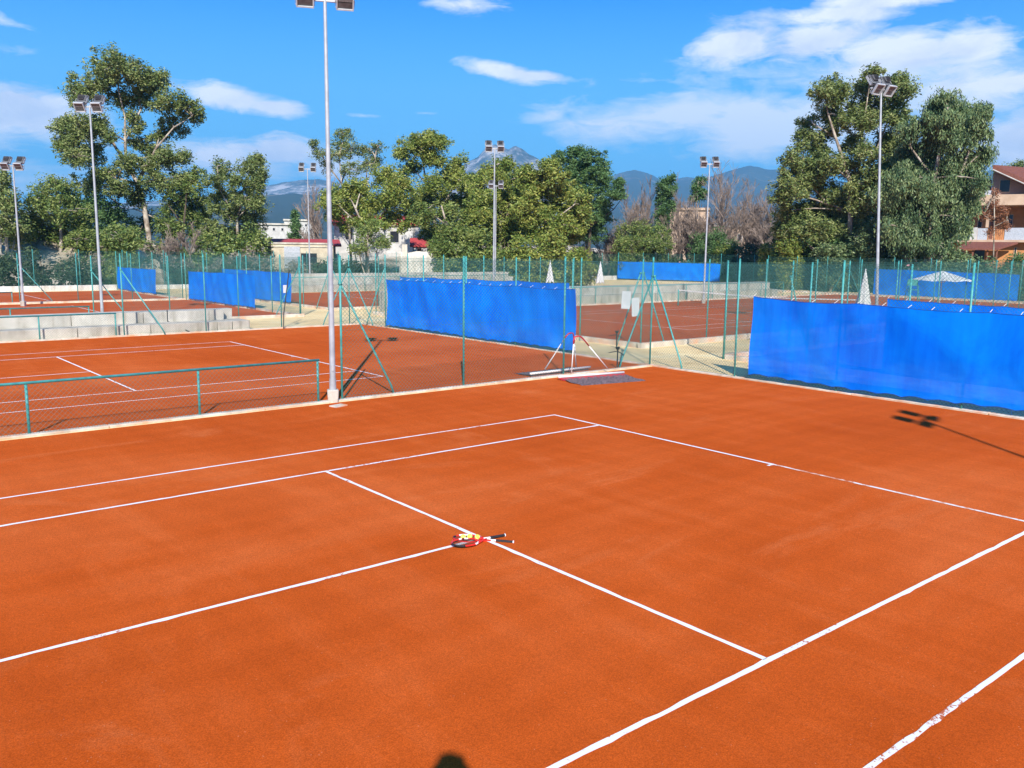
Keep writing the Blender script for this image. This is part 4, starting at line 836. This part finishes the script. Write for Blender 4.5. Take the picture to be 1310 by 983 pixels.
for k in range(8): a = 2*math.pi*k/8+.2; b.tube([(.1, 0, 1.95), (.12+.8*math.cos(a), .8*math.sin(a), 2.32)], .01, 4)
b.build('ribs', WHITEPL, r)
def chair(px, D, label, rz, par=None):
    p = at(px, 390, D); r = empty('garden_chair', (p.x, p.y, 0), rz, label, 'chair')
    MB().box((0, 0, .42), (.5, .5, .05), bev=.015).build('seat', WHITEPL, r)
    g = MB(); g.box((0, .27, .7), (.5, .04, .42), rx=R_(-14), bev=.01).build('backrest', WHITEPL, r)
    for sx in (-1, 1):
        for sy in (-1, 1): MB().tube([(sx*.22, sy*.22, .4), (sx*.27, sy*.27, 0)], .02, 6).build('leg', WHITEPL, r)
        MB().tube([(sx*.26, -.22, .42), (sx*.26, -.2, .66), (sx*.26, .26, .68)], .018, 6).build('armrest', WHITEPL, r)
chair(1193, 52, 'white garden chair left under the open parasol', .6); chair(1222, 51, 'white garden chair right under the open parasol', -1.9); chair(1142, 50, 'white garden chair left of the umpire chair', 2.5)
def bench(p, rz, label):
    r = empty('bench', (p.x, p.y, 0), rz, label, 'bench')
    b = MB()
    for i in range(3): b.box((0, -.16+.16*i, .45), (2.6, .13, .04), bev=.01)
    b.build('seat', WHITEPL, r)
    for s in (-1, 1): b = MB(); b.box((s*1.05, 0, .22), (.08, .42, .42), bev=.01); b.build('leg', WHITEPL, r)
bench(at(768, 366, 70), R_(-45), 'white bench on the court edge under the right distant parasol')
p = at(1166, 395, 54); r = empty('umpire_chair', (p.x, p.y, 0), R_(-55), 'tall green umpire chair left of the open parasol', 'chair')
for sx in (-1, 1):
    MB().tube([(sx*.25, -.2, 1.55), (sx*.42, -.75, 0)], .025, 6).build('leg', TEAL, r); MB().tube([(sx*.25, .25, 2.1), (sx*.42, .5, 0)], .025, 6).build('leg', TEAL, r)
    MB().tube([(sx*.25, -.2, 1.55), (sx*.25, -.2, 1.8), (sx*.25, .25, 1.8)], .018, 6).build('armrest', TEAL, r)
MB().box((0, .02, 1.55), (.52, .46, .04)).build('seat', TEAL, r); MB().box((0, .27, 1.95), (.5, .03, .35)).build('backrest', TEAL, r)
for i in range(4): z = .3+.3*i; f = 1-z/1.55; MB().tube([(-.25-.17*f, -.2-.55*f, z), (.25+.17*f, -.2-.55*f, z)], .018, 6).build('rung', TEAL, r)

# tennis net on the middle court
NX = 18.85+11.885*1.132
r = empty('tennis_net', (NX, 22.5, 0), 0, 'tennis net with white band on the middle court', 'net')
for s in (-1, 1): MB().tube([(0, s*6.4, 0), (0, s*6.4, 1.07)], .045, 10).build('net_post', TEAL, r, True)
g = MB(); n = 24
ztop = lambda y: .92+.15*(abs(y)/6.4)**1.4
for i in range(n):
    ya, yb = -6.35+12.7*i/n, -6.35+12.7*(i+1)/n; g.add([(-.006, ya, ztop(ya)), (-.006, yb, ztop(yb)), (-.006, yb, ztop(yb)-.07), (-.006, ya, ztop(ya)-.07), (.006, ya, ztop(ya)), (.006, yb, ztop(yb)), (.006, yb, ztop(yb)-.07), (.006, ya, ztop(ya)-.07)], [(0, 3, 2, 1), (4, 5, 6, 7), (0, 1, 5, 4), (3, 7, 6, 2)])
g.build('net_band', WHITECL, r)
g = MB(); y = -6.3
while y < 6.3: g.tube([(0, y, .02), (0, y, ztop(y)-.05)], .0022, 3, caps=False); y += .055
z = .05
while z < .86: g.tube([(0, -6.35, z), (0, 6.35, z)], .0022, 3, caps=False); z += .055
g.build('netting', BLACKPL, r)

# ------------------------------------------------------------------ signs on fences
def fsign(p, rz, w, hgt_, tilt, label, marks=4):
    r = empty('notice', (p.x, p.y, p.z), rz, label, 'sign')
    MB().box((0, 0, 0), (w, .006, hgt_), ry=tilt).build('sheet', PAPER, r)
    g = MB()
    for i in range(marks): zz = hgt_*(.28-.16*i); g.box((math.sin(tilt)*zz, -.0055, zz), (w*random.uniform(.4, .7), .003, hgt_*.02), ry=tilt)
    g.build('print', GREYDOOR, r)
def on_y(px, py, Y): q = ray(px, py); return CAM + q*((Y-CAM.y)/q.y)
def on_x(px, py, X): q = ray(px, py); return CAM + q*((X-CAM.x)/q.x)
fsign(on_y(801, 384, 13.13), 0, .46, .62, .06, 'left white notice hanging on the fence of the middle court')
fsign(on_y(813, 393, 13.11), 0, .40, .66, -.08, 'right white notice hanging on the fence of the middle court')
fsign(on_y(364.5, 370, 27.33), 0, .16, .34, 0, 'small white box on the black stick at the left fence', 1)
q = on_y(370, 345, 27.2); q2 = on_y(363, 402, 27.2); q3 = on_y(362, 403, 27.2); q2.z = max(.02, q2.z)
tag(MB().tube([(q.x, q.y, q.z), ((q.x+q2.x)/2, 27.2, (q.z+q2.z)/2), (q2.x, 27.2, q2.z), (q2.x-.05, 27.15, 0)], .022, 6).build('black_stick', BLACKPL), 'black stick leaning at the fence beside the narrow windscreen', 'stick')

# ------------------------------------------------------------------ drag brushes
def drag_brush(bar_a, bar_b, mat_end, feet, top, label, label_mat=True, red=True):
    """bar with a wide brush behind it and an A shaped handle with red grip"""
    a, b2 = Vector(bar_a), Vector(bar_b); o = (a+b2)/2; r = empty('drag_brush', o, 0, label, 'drag brush', 'drag brushes by the fence')
    a = a-o; b2 = b2-o; n = 30; u = (b2-a).normalized(); vdir = Vector(mat_end)-o; vdir = vdir - u*vdir.dot(u); W = vdir.length; vdir.normalize()
    MB().tube([a+Vector((0, 0, .10)), b2+Vector((0, 0, .10))], .034, 8).build('bar', WHITEPL, r, True)
    g = MB(); L = (b2-a).length; V = []; m = 10
    for i in range(n+1):
        for j in range(m+1):
            q = a+u*L*(.02+i/n*.96+.015*math.sin(j*.9)) + vdir*(.03+W*j/m); V.append((q.x, q.y, .045*(1-j/m)+.012+.006*math.sin(i*2.1+j*1.7)+.004*random.random()))
    o2 = len(V); V += [(x, y, .003) for x, y, z in V]
    F = [(i*(m+1)+j, (i+1)*(m+1)+j, (i+1)*(m+1)+j+1, i*(m+1)+j+1) for i in range(n) for j in range(m)]
    for i in range(n): F += [(i*(m+1)+m, (i+1)*(m+1)+m, o2+(i+1)*(m+1)+m, o2+i*(m+1)+m), (i*(m+1), o2+i*(m+1), o2+(i+1)*(m+1), (i+1)*(m+1))]
    g.add(V, F).build('brush_mat', BRUSH, r)
    if red:
        g = MB(); g.tube([a+vdir*.06+Vector((0, 0, .055)), b2+vdir*.06+Vector((0, 0, .055))], .02, 6); [g.tube([a+vdir*k_+Vector((0, 0, .05-.05*k_)), b2+vdir*k_+Vector((0, 0, .05-.05*k_))], .014, 6) for k_ in (.13, .24)]; g.build('red_binding', REDPL, r)
    f1, f2, t = Vector(feet[0])-o, Vector(feet[1])-o, Vector(top)-o; f1.z = f2.z = .1
    w = u*.11; q1, q2 = f1.lerp(t-w*1.1, .80), f2.lerp(t+w*1.1, .72)
    MB().tube([f1, q1], .016, 8).build('handle_tube', WHITEPL, r, True); MB().tube([f2, q2], .016, 8).build('handle_tube', WHITEPL, r, True)
    pts = [q1, f1.lerp(t-w*1.1, .93), t-w*.8+Vector((0, 0, .0)), t+w*.2+Vector((0, 0, .02)), t+w*.9, f2.lerp(t+w*1.1, .9), q2]
    MB().tube(pts, .021, 8).build('grip', REDPL, r, True); return r
G = lambda px, py: tuple(gnd(px, py))
ft1, ft2 = gnd(731, 481), gnd(778, 477)
tp = at(739, 431, math.hypot(ft1.x-CAM.x, ft1.y-CAM.y)+.05)
drag_brush(G(714, 487), G(798, 481), G(768, 492), (ft1, ft2), tp, 'drag brush on the near court with dark mat and red grip')
ft1, ft2 = gnd(697, 477), gnd(737, 474)
tp = at(730, 427, math.hypot(ft1.x-CAM.x, ft1.y-CAM.y)+.05)
drag_brush(G(678, 483), G(755, 474), G(700, 474), (ft1, ft2), tp, 'second drag brush standing just behind the fence', red=False)
# garden tap with pipes at the fence corner
for (px, py, lab) in ((789, 447, 'black tap post by the farther fence corner'), (790, 472, 'black tap post by the nearer fence corner')):
    p = gnd(px-.5, py); k = .72; r = empty('tap_post', (p.x, p.y, 0), 0, lab, 'tap')
    MB().tube([(0, 0, 0), (0, 0, .62)], .022, 6).build('pipe', BLACKPL, r)
    MB().box((0, 0, .62), (.11, .11, .07), bev=.02).build('valve', BLACKPL, r)
    MB().tube([(-.28, .1, .50), (0, 0, .54), (.26, -.02, .40)], .014, 6).build('spout', BLACKPL, r); MB().tube([(-.1, 0, .66), (.1, 0, .66)], .016, 6).build('handle', BLACKPL, r)
# pale tile beside the near lamp base
p = gnd(433, 520.5)
tag(MB().box((0, 0, .022), (.36, .24, .028), bev=.008).build('tile', KERB, None, loc=(p.x, p.y, 0), rz=.25), 'small pale tile lying on the clay before the near lamp pole', 'tile')

# ------------------------------------------------------------------ rackets and balls
RED = simple('red_lacquer', (.75, .025, .012), (.66, .02, .01), 12, .25); RWHITE = simple('white_lacquer', (.85, .84, .82), (.8, .79, .77), 12, .25)
GRIP = simple('black_grip_tape', (.018, .018, .022), (.01, .01, .012), 60, .7, bmp=.4); STRING = simple('racket_string', (.06, .05, .045), (.04, .03, .03), 30, .4)
def racket(head, butt, z, label, white_arcs, black_arcs, lift=0.):
    """head/butt: ground points; frame laid flat"""
    H, B = Vector((head[0], head[1], 0)), Vector((butt[0], butt[1], 0)); d = (B-H); L = .685
    a = math.atan2(d.y, d.x); r = empty('tennis_racket', (H.x, H.y, z), a, label, 'racket'); r.rotation_euler[1] = lift
    rx, ry = .172, .130; n = 56
    pt = lambda t: Vector((-rx*math.cos(t), ry*math.sin(t), 0))
    def arc(t0, t1, m=16, rr=.0125): return [pt(t0+(t1-t0)*i/m) for i in range(m+1)]
    MB().tube(arc(0, math.pi*2, n), .0125, 8, flat=.85).build('frame', RED, r, True)
    g = MB()
    for t0, t1 in white_arcs: g.tube(arc(t0, t1, 10), .0138, 8, flat=.85)
    g.build('white_decal', RWHITE, r, True); g = MB()
    for t0, t1 in black_arcs: g.tube(arc(t0, t1, 10), .0142, 8, flat=.85)
    g.build('bumper_guard', GRIP, r, True)
    g = MB()
    for s in (-1, 1): g.tube([(.118, s*.098, 0), (.19, s*.06, 0), (.25, s*.022, 0), (.30, s*.010, 0)], .0125, 8, flat=.85)
    g.build('throat', RED, r, True)
    g = MB(); g.tube([(.155, s_*.035, 0) for s_ in (-1.6, 0, 1.6)], .008, 6).build('throat_bridge', RED, r, True)
    MB().tube([(.27, 0, 0), (.34, 0, 0), (.40, 0, 0)], [.017, .015, .015], 8).build('shaft', RWHITE, r, True)
    MB().tube([(.36, 0, 0), (.37, 0, 0), (.55, 0, 0), (.575, 0, 0)], [.0155, .019, .0175, .019], 8).build('grip', GRIP, r, False)
    MB().tube([(.572, 0, 0), (.584, 0, 0)], [.0195, .020], 8).build('butt_cap', RWHITE, r)
    g = MB()
    for i in range(-7, 8):
        y = i*.0165; x = rx*math.sqrt(max(0, 1-(y/ry)**2)); g.tube([(-x, y, 0), (x, y, 0)], .0009, 3, caps=False)
    for i in range(-9, 10):
        x = i*.0172; y = ry*math.sqrt(max(0, 1-(x/rx)**2)); g.tube([(x, -y, 0), (x, y, 0)], .0009, 3, caps=False)
    g.build('strings', STRING, r)
    return r
ha, hb = gnd(595, 698.5), gnd(598, 690.5)
ga, gb = gnd(648, 687), gnd(653, 695)
racket(hb, gb, .016, 'red tennis racket lying under the three balls', [(.7, 1.7), (2.0, 2.5)], [(-.3, .3)], 0)
racket(ha, ga, .045, 'red and white tennis racket crossed on top with dark tip', [(1.5, 1.72), (1.95, 2.2), (3.75, 4.3)], [(-1.15, .12), (1.78, 1.9)], .03)
BALLM = simple('tennis_ball_felt', (.72, .80, .10), (.60, .70, .06), 90, .95, bmp=.5)
for i, (px, py, lab) in enumerate([(592.5, 687, 'yellow tennis ball leftmost of the three on the racket'), (601, 686.5, 'yellow tennis ball in the middle of the three'), (610.5, 687, 'yellow tennis ball rightmost of the three near the handles')]):
    p = gnd(px, py, .055); r = empty('tennis_ball', (p.x, p.y, .052), i*1.1, lab, 'ball', 'yellow tennis balls on the rackets')
    prof = [(.0335*math.sin(math.pi*j/14)+1e-5, -.0335*math.cos(math.pi*j/14)) for j in range(15)]
    MB().lathe(prof, 20).build('felt', BALLM, r, True)
    g = MB(); pts = []
    for j in range(41):
        t = 2*math.pi*j/40; A, Bc = .44*math.pi, 1; ph = math.pi/2-(math.pi/2-.44)*math.cos(t); th = t/2+.44*math.sin(2*t)
        v = Vector((math.sin(ph)*math.cos(t+.0), math.sin(ph)*math.sin(t), math.cos(math.pi/2-.7*math.sin(2*t)))); v.z = .65*math.sin(2*t); v.normalize(); pts.append(v*.0337)
    g.tube(pts, .0012, 4, caps=False).build('seam', RWHITE, r)

# ------------------------------------------------------------------ photographer on the terrace behind the camera
ft = Vector((_F.x, _F.y, 0)).normalized(); sdv = Vector((ft.y, -ft.x, 0)); eye = CAM - ft*.20
zt = CAM.z-1.47
terr = MB(); c = CAM - ft*2.0; terr.box((0, 0, zt/2), (8, 3.4, zt), bev=.03)
tag(terr.build('viewing_terrace', CONC, None, loc=(c.x, c.y, 0), rz=math.atan2(ft.y, ft.x)-math.pi/2), 'concrete viewing terrace the photographer stands on', 'terrace')
def person():
    r = empty('person', (eye.x-ft.x*.05, eye.y-ft.y*.05, zt), math.atan2(ft.y, ft.x)-math.pi/2, 'person in dark jacket photographing from the terrace, casting the head shadow', 'person')
    # local: x right, y forward, z up
    J = {'pel': (0, 0, .93, .13), 'sp': (0, .0, 1.10, .12), 'ch': (0, -.01, 1.30, .135), 'nk': (0, .0, 1.46, .055), 'hd': (0, .03, 1.60, .085), 'tp': (0, .03, 1.68, .07)}
    vs = []; ed = []; rad = []; ix = {}
    def v(n, x, y, z, rr, par=None):
        ix[n] = len(vs); vs.append((x, y, z)); rad.append(rr)
        if par: ed.append((ix[par], ix[n]))
    v('pel', 0, 0, .93, .13); v('sp', 0, 0, 1.10, .12, 'pel'); v('ch', 0, -.01, 1.3, .135, 'sp'); v('nk', 0, 0, 1.44, .055, 'ch'); v('hd', 0, .03, 1.56, .08, 'nk'); v('hd2', 0, .03, 1.66, .075, 'hd')
    for s, n in ((-1, 'l'), (1, 'r')):
        v('sh'+n, s*.17, -.01, 1.38, .06, 'ch'); v('el'+n, s*.30, .08, 1.18, .045, 'sh'+n); v('wr'+n, s*.11, .14, 1.50, .03, 'el'+n); v('ha'+n, s*.07, .15, 1.56, .03, 'wr'+n)
        v('hp'+n, s*.10, 0, .88, .095, 'pel'); v('kn'+n, s*.12, .02, .50, .062, 'hp'+n); v('an'+n, s*.13, -.01, .09, .042, 'kn'+n); v('to'+n, s*.15, .17, .035, .035, 'an'+n)
    me = bpy.data.meshes.new('body'); me.from_pydata(vs, ed, []); o = link('body', me, r); me.materials.append(simple('dark_jacket', (.05, .06, .09), None, 6, .8))
    md = o.modifiers.new('skin', 'SKIN')
    for i, rr in enumerate(rad): me.skin_vertices[0].data[i].radius = (rr, rr)
    me.skin_vertices[0].data[0].use_root = True; o.modifiers.new('sub', 'SUBSURF').levels = 1
    hair = MB(); hair.lathe([(.03, .085), (.075, .06), (.098, .0), (.095, -.06), (.07, -.1)][::-1], 14, (0, .005, 1.625)); hair.build('hair', BARK_D, r, True)
    for s in (-1, 1):
        for i in range(5):
            g = MB(); y = .17; z = 1.585-.018*i if i < 4 else 1.55
            g.tube([(s*.075, .15, z-.01), (s*.085, .18, z), (s*.055, .195, z+.004)], [.010, .009, .007], 6); g.build('finger', simple('skin', (.55, .33, .24), None, 5, .6) if 'skin' not in bpy.data.materials else bpy.data.materials['skin'], r, True)
    return r
person()
g = MB(); g.box((0, 0, 0), (.13, .045, .09), bev=.012); q = eye + ft*.09
tag(g.build('photo_camera', BLACKPL, None, loc=(q.x, q.y, CAM.z), rz=math.atan2(ft.y, ft.x)-math.pi/2), 'black photo camera held by the person on the terrace', 'camera')

# ------------------------------------------------------------------ mountains
def ridge(name, label, pts, D, mat, front=.55, seed=0, amp=.06, nz=46, na=260, rough=1.):
    P = sorted([azel(px, py) for px, py in pts]); az = np.array([p[0] for p in P]); hh = np.array([CAM.z+D*math.tan(p[1]) for p in P])
    V = []; A = np.linspace(az[0], az[-1], na); Hc = np.interp(A, az, hh)
    for i, a in enumerate(A):
        for j in range(nz+1):
            t = j/nz; rr = D*(1-front) + D*front*1.35*t; s = (rr-D)/(D*front)   # -1..0 front slope, beyond: back slope
            prof = max(0., 1+s)**1.25 if s < 0 else max(0., 1-s*1.6)
            x, y = math.cos(a)*rr, math.sin(a)*rr
            nn = mn.ridged_multi_fractal(Vector((x/D*9, y/D*9, seed)), 1.0, 2.1, 5, 1.0, 2.0)-1.0
            fade = min(1, abs(s)*5)
            z = Hc[i]*prof*(1+amp*2.2*nn*fade) + Hc[i]*.012*rough*mn.fractal(Vector((a*70, seed, 0)), 1, 2, 5)*(1-fade)
            V.append((CAM.x+x, CAM.y+y, z-2))
    F = [(i*(nz+1)+j, i*(nz+1)+j+1, (i+1)*(nz+1)+j+1, (i+1)*(nz+1)+j) for i in range(na-1) for j in range(nz)]
    o = np_mesh(name, V, F, mat, None); o.data.polygons.foreach_set('use_smooth', [True]*len(F)); tag(o, label, kind='structure')
def mount_mat(name, rock, forest, thr, scale):
    m, nt, b = new_mat(name); co = wpos(nt); b.inputs['Roughness'].default_value = 1; b.inputs['Specular IOR Level'].default_value = 0
    n = noise(nt, co, scale, 10, .68); n2 = noise(nt, co, scale*5, 6, .6)
    f = mth(nt, 'ADD', mth(nt, 'MULTIPLY', n, .75), mth(nt, 'MULTIPLY', n2, .25))
    nt.links.new(ramp(nt, f, [(thr-.05, forest), (thr+.01, tuple((a+b2)/2*.8 for a, b2 in zip(rock, forest))), (thr+.07, rock)]), b.inputs['Base Color'])
    return m
MROCK = mount_mat('rocky_mountain', (.50, .46, .42), (.055, .065, .04), .50, .006)
MFOR = mount_mat('wooded_mountain', (.30, .27, .2), (.045, .06, .035), .60, .003)
ridge('mountain', 'rocky twin peaked mountain', [(500, 275), (540, 250), (570, 228), (585, 217), (598, 207), (612, 200), (622, 188), (632, 184), (642, 188), (650, 191), (660, 186), (668, 190), (678, 197), (690, 204), (705, 222), (730, 240), (760, 262), (800, 290)], 5200, MROCK, .45, 3, .09)
ridge('hills', 'blue wooded hills on the right', [(690, 262), (740, 245), (770, 232), (785, 224), (800, 219), (813, 217), (828, 221), (842, 228), (855, 231), (868, 228), (880, 226), (900, 228), (918, 223), (940, 216), (960, 211.5), (975, 215), (985, 217), (998, 215), (1040, 226), (1100, 235), (1200, 225), (1255, 222), (1270, 216), (1285, 211), (1300, 214), (1330, 225), (1420, 240), (1500, 260)], 6500, MFOR, .5, 9, .05)
ridge('mountain', 'grey blue mountain on the left with pale cliffs', [(-150, 285), (0, 272), (120, 262), (220, 255), (300, 246), (340, 238), (362, 233), (385, 230), (408, 229), (425, 232), (450, 240), (500, 250), (560, 262), (600, 275)], 6200, MROCK, .4, 15, .06)
ridge('hills', 'dark blue foothill on the left', [(-150, 290), (0, 280), (150, 268), (260, 256), (320, 250), (345, 249), (375, 247), (405, 250), (450, 258), (520, 268), (600, 285), (660, 300)], 3600, MFOR, .5, 21, .05)
ridge('hills', 'low blue slope below the right hills', [(660, 290), (740, 270), (820, 262), (900, 266), (960, 262), (1040, 268), (1200, 262), (1330, 258), (1450, 275)], 4200, MFOR, .5, 33, .05)

# ------------------------------------------------------------------ haze
hz, nt, b_ = new_mat('haze'); nt.nodes.remove(b_)
vol = nt.nodes.new('ShaderNodeVolumePrincipled'); vol.inputs['Color'].default_value = (.22, .58, 1, 1); vol.inputs['Density'].default_value = .00014; vol.inputs['Anisotropy'].default_value = .0
nt.links.new(vol.outputs[0], nt.nodes['Material Output'].inputs['Volume'])
tag(MB().box((0, 0, 364), (16600, 16600, 730)).build('haze', hz), 'thin blue haze over the whole place', kind='stuff')

# ------------------------------------------------------------------ sky, clouds, sun
SAZ, SEL = R_(54.3+180), R_(32.6)
w = bpy.data.worlds.new('World'); sc.world = w; w.use_nodes = True; nt = w.node_tree
bg = nt.nodes['Background']; bg.inputs['Strength'].default_value = .09
sky = nt.nodes.new('ShaderNodeTexSky'); sky.sky_type = 'NISHITA'; sky.sun_disc = False; sky.sun_elevation = SEL; sky.sun_rotation = math.pi/2 - SAZ
sky.air_density = 1.0; sky.dust_density = .25; sky.ozone_density = 3.0
tc = nt.nodes.new('ShaderNodeTexCoord').outputs['Generated']
sep = nt.nodes.new('ShaderNodeSeparateXYZ'); nt.links.new(tc, sep.inputs[0]); X, Y, Z = sep.outputs
AZ = mth(nt, 'ARCTAN2', Y, X); EL = mth(nt, 'ARCSINE', Z)
vec = nt.nodes.new('ShaderNodeCombineXYZ'); nt.links.new(mth(nt, 'MULTIPLY', AZ, 1.0), vec.inputs[0]); nt.links.new(mth(nt, 'MULTIPLY', EL, 1.9), vec.inputs[1])
n1 = noise(nt, vec.outputs[0], 7., 9, .58, .35); n2 = noise(nt, mapping(nt, vec.outputs[0], (1, 1.8, 1), (0, 0, .2)), 22., 10, .66, .8)
skyc = mix(nt, 1., sky.outputs[0], (.05, .63, 1.30), 'MULTIPLY')
skyc = mix(nt, ramp(nt, EL, [(.02, (.9,)*3), (.17, (.62,)*3), (.27, (.06,)*3)]), skyc, (1.5, 4.7, 7.4))
def cloud(blobs, soft, namp, thr=.35):
    acc = None
    for (px, py, rx, ry, rot, wgt) in blobs:
        a0, e0 = azel(px, py); dx = mth(nt, 'SUBTRACT', AZ, a0); dy = mth(nt, 'SUBTRACT', EL, e0); t = R_(rot)
        u = mth(nt, 'ADD', mth(nt, 'MULTIPLY', dx, -math.cos(t)), mth(nt, 'MULTIPLY', dy, -math.sin(t)))
        v = mth(nt, 'ADD', mth(nt, 'MULTIPLY', dx, -math.sin(t)), mth(nt, 'MULTIPLY', dy, math.cos(t)))
        u = mth(nt, 'DIVIDE', u, rx/FPX); v = mth(nt, 'DIVIDE', v, ry/FPX)
        d = mth(nt, 'SQRT', mth(nt, 'ADD', mth(nt, 'MULTIPLY', u, u), mth(nt, 'MULTIPLY', v, v)))
        f = mth(nt, 'MULTIPLY', mth(nt, 'SUBTRACT', 1.35, d), wgt)
        acc = f if acc is None else mth(nt, 'MAXIMUM', acc, f)
    nn = mth(nt, 'ADD', mth(nt, 'MULTIPLY', mth(nt, 'SUBTRACT', n1, .5), namp), mth(nt, 'MULTIPLY', mth(nt, 'SUBTRACT', n2, .5), namp*.55))
    f = mth(nt, 'DIVIDE', mth(nt, 'ADD', mth(nt, 'SUBTRACT', acc, thr), nn), soft, clamp=True)
    return mth(nt, 'SMOOTHSTEP', 0, 1, f) if False else f
solid = cloud([(590, 6, 50, 13, 0, 1), (640, 90, 42, 9, 10, 1), (690, 98, 42, 6, 4, .8), (950, 60, 52, 20, 0, 1), (1040, 52, 90, 24, 0, 1), (1140, 62, 100, 24, 0, 1), (1235, 55, 50, 20, 0, 1), (1060, 20, 110, 14, 0, .8), (1130, 0, 90, 12, 0, .9),
               (30, 142, 75, 26, 6, 1), (-60, 150, 80, 30, 0, 1), (290, 124, 60, 13, 6, 1), (350, 138, 40, 10, 5, 1), (280, 202, 38, 13, 0, .9), (370, 195, 46, 18, 0, 1), (430, 215, 50, 18, 0, 1), (1290, 108, 70, 14, 0, .9), (1330, 180, 90, 40, 0, .8)], .7, 2.5, .16)
wisp = cloud([(860, 148, 150, 26, -4, 1), (930, 140, 130, 26, 0, 1), (1000, 160, 150, 42, 0, 1.2), (960, 188, 100, 20, 0, .9), (1230, 130, 130, 26, 0, .8), (1280, 180, 110, 44, 0, .9), (0, 25, 50, 8, 12, .7), (12, 62, 40, 10, 0, .5), (470, 148, 26, 3, 0, .6), (545, 145, 20, 2.5, 0, .6), (1100, 95, 190, 30, 0, .8), (-60, 235, 110, 24, 0, .8), (90, 235, 60, 14, 0, .6), (300, 210, 110, 20, 0, .8), (420, 205, 70, 26, 0, .9), (700, 150, 40, 8, -8, .6)], .9, 2.6, .12)
shade = ramp(nt, noise(nt, mapping(nt, vec.outputs[0], (1, 1, 1), (0, 0, .4)), 11., 6, .55, .3), [(.36, (6.0, 6.6, 8.0)), (.56, (8.6, 8.8, 9.3))])
c1 = mix(nt, mth(nt, 'MULTIPLY', wisp, .9), skyc, (7.3, 7.9, 8.8)); c2 = mix(nt, mth(nt, 'MULTIPLY', solid, .93), c1, shade)
nt.links.new(c2, bg.inputs['Color'])

sd = bpy.data.lights.new('sun', 'SUN'); sd.energy = 5.0; sd.angle = R_(.53); sd.color = (1, .955, .88)
so = bpy.data.objects.new('sun', sd); COL.objects.link(so)
ld = Vector((-math.cos(SAZ)*math.cos(SEL), -math.sin(SAZ)*math.cos(SEL), -math.sin(SEL))); so.rotation_euler = ld.to_track_quat('-Z', 'Y').to_euler()
sc.view_settings.view_transform = 'Standard'; sc.view_settings.look = 'None'; sc.view_settings.exposure = 0.65; sc.view_settings.gamma = 1
sc.cycles.max_bounces = 6; sc.cycles.transparent_max_bounces = 24; sc.cycles.volume_bounces = 0; sc.cycles.sample_clamp_indirect = 6
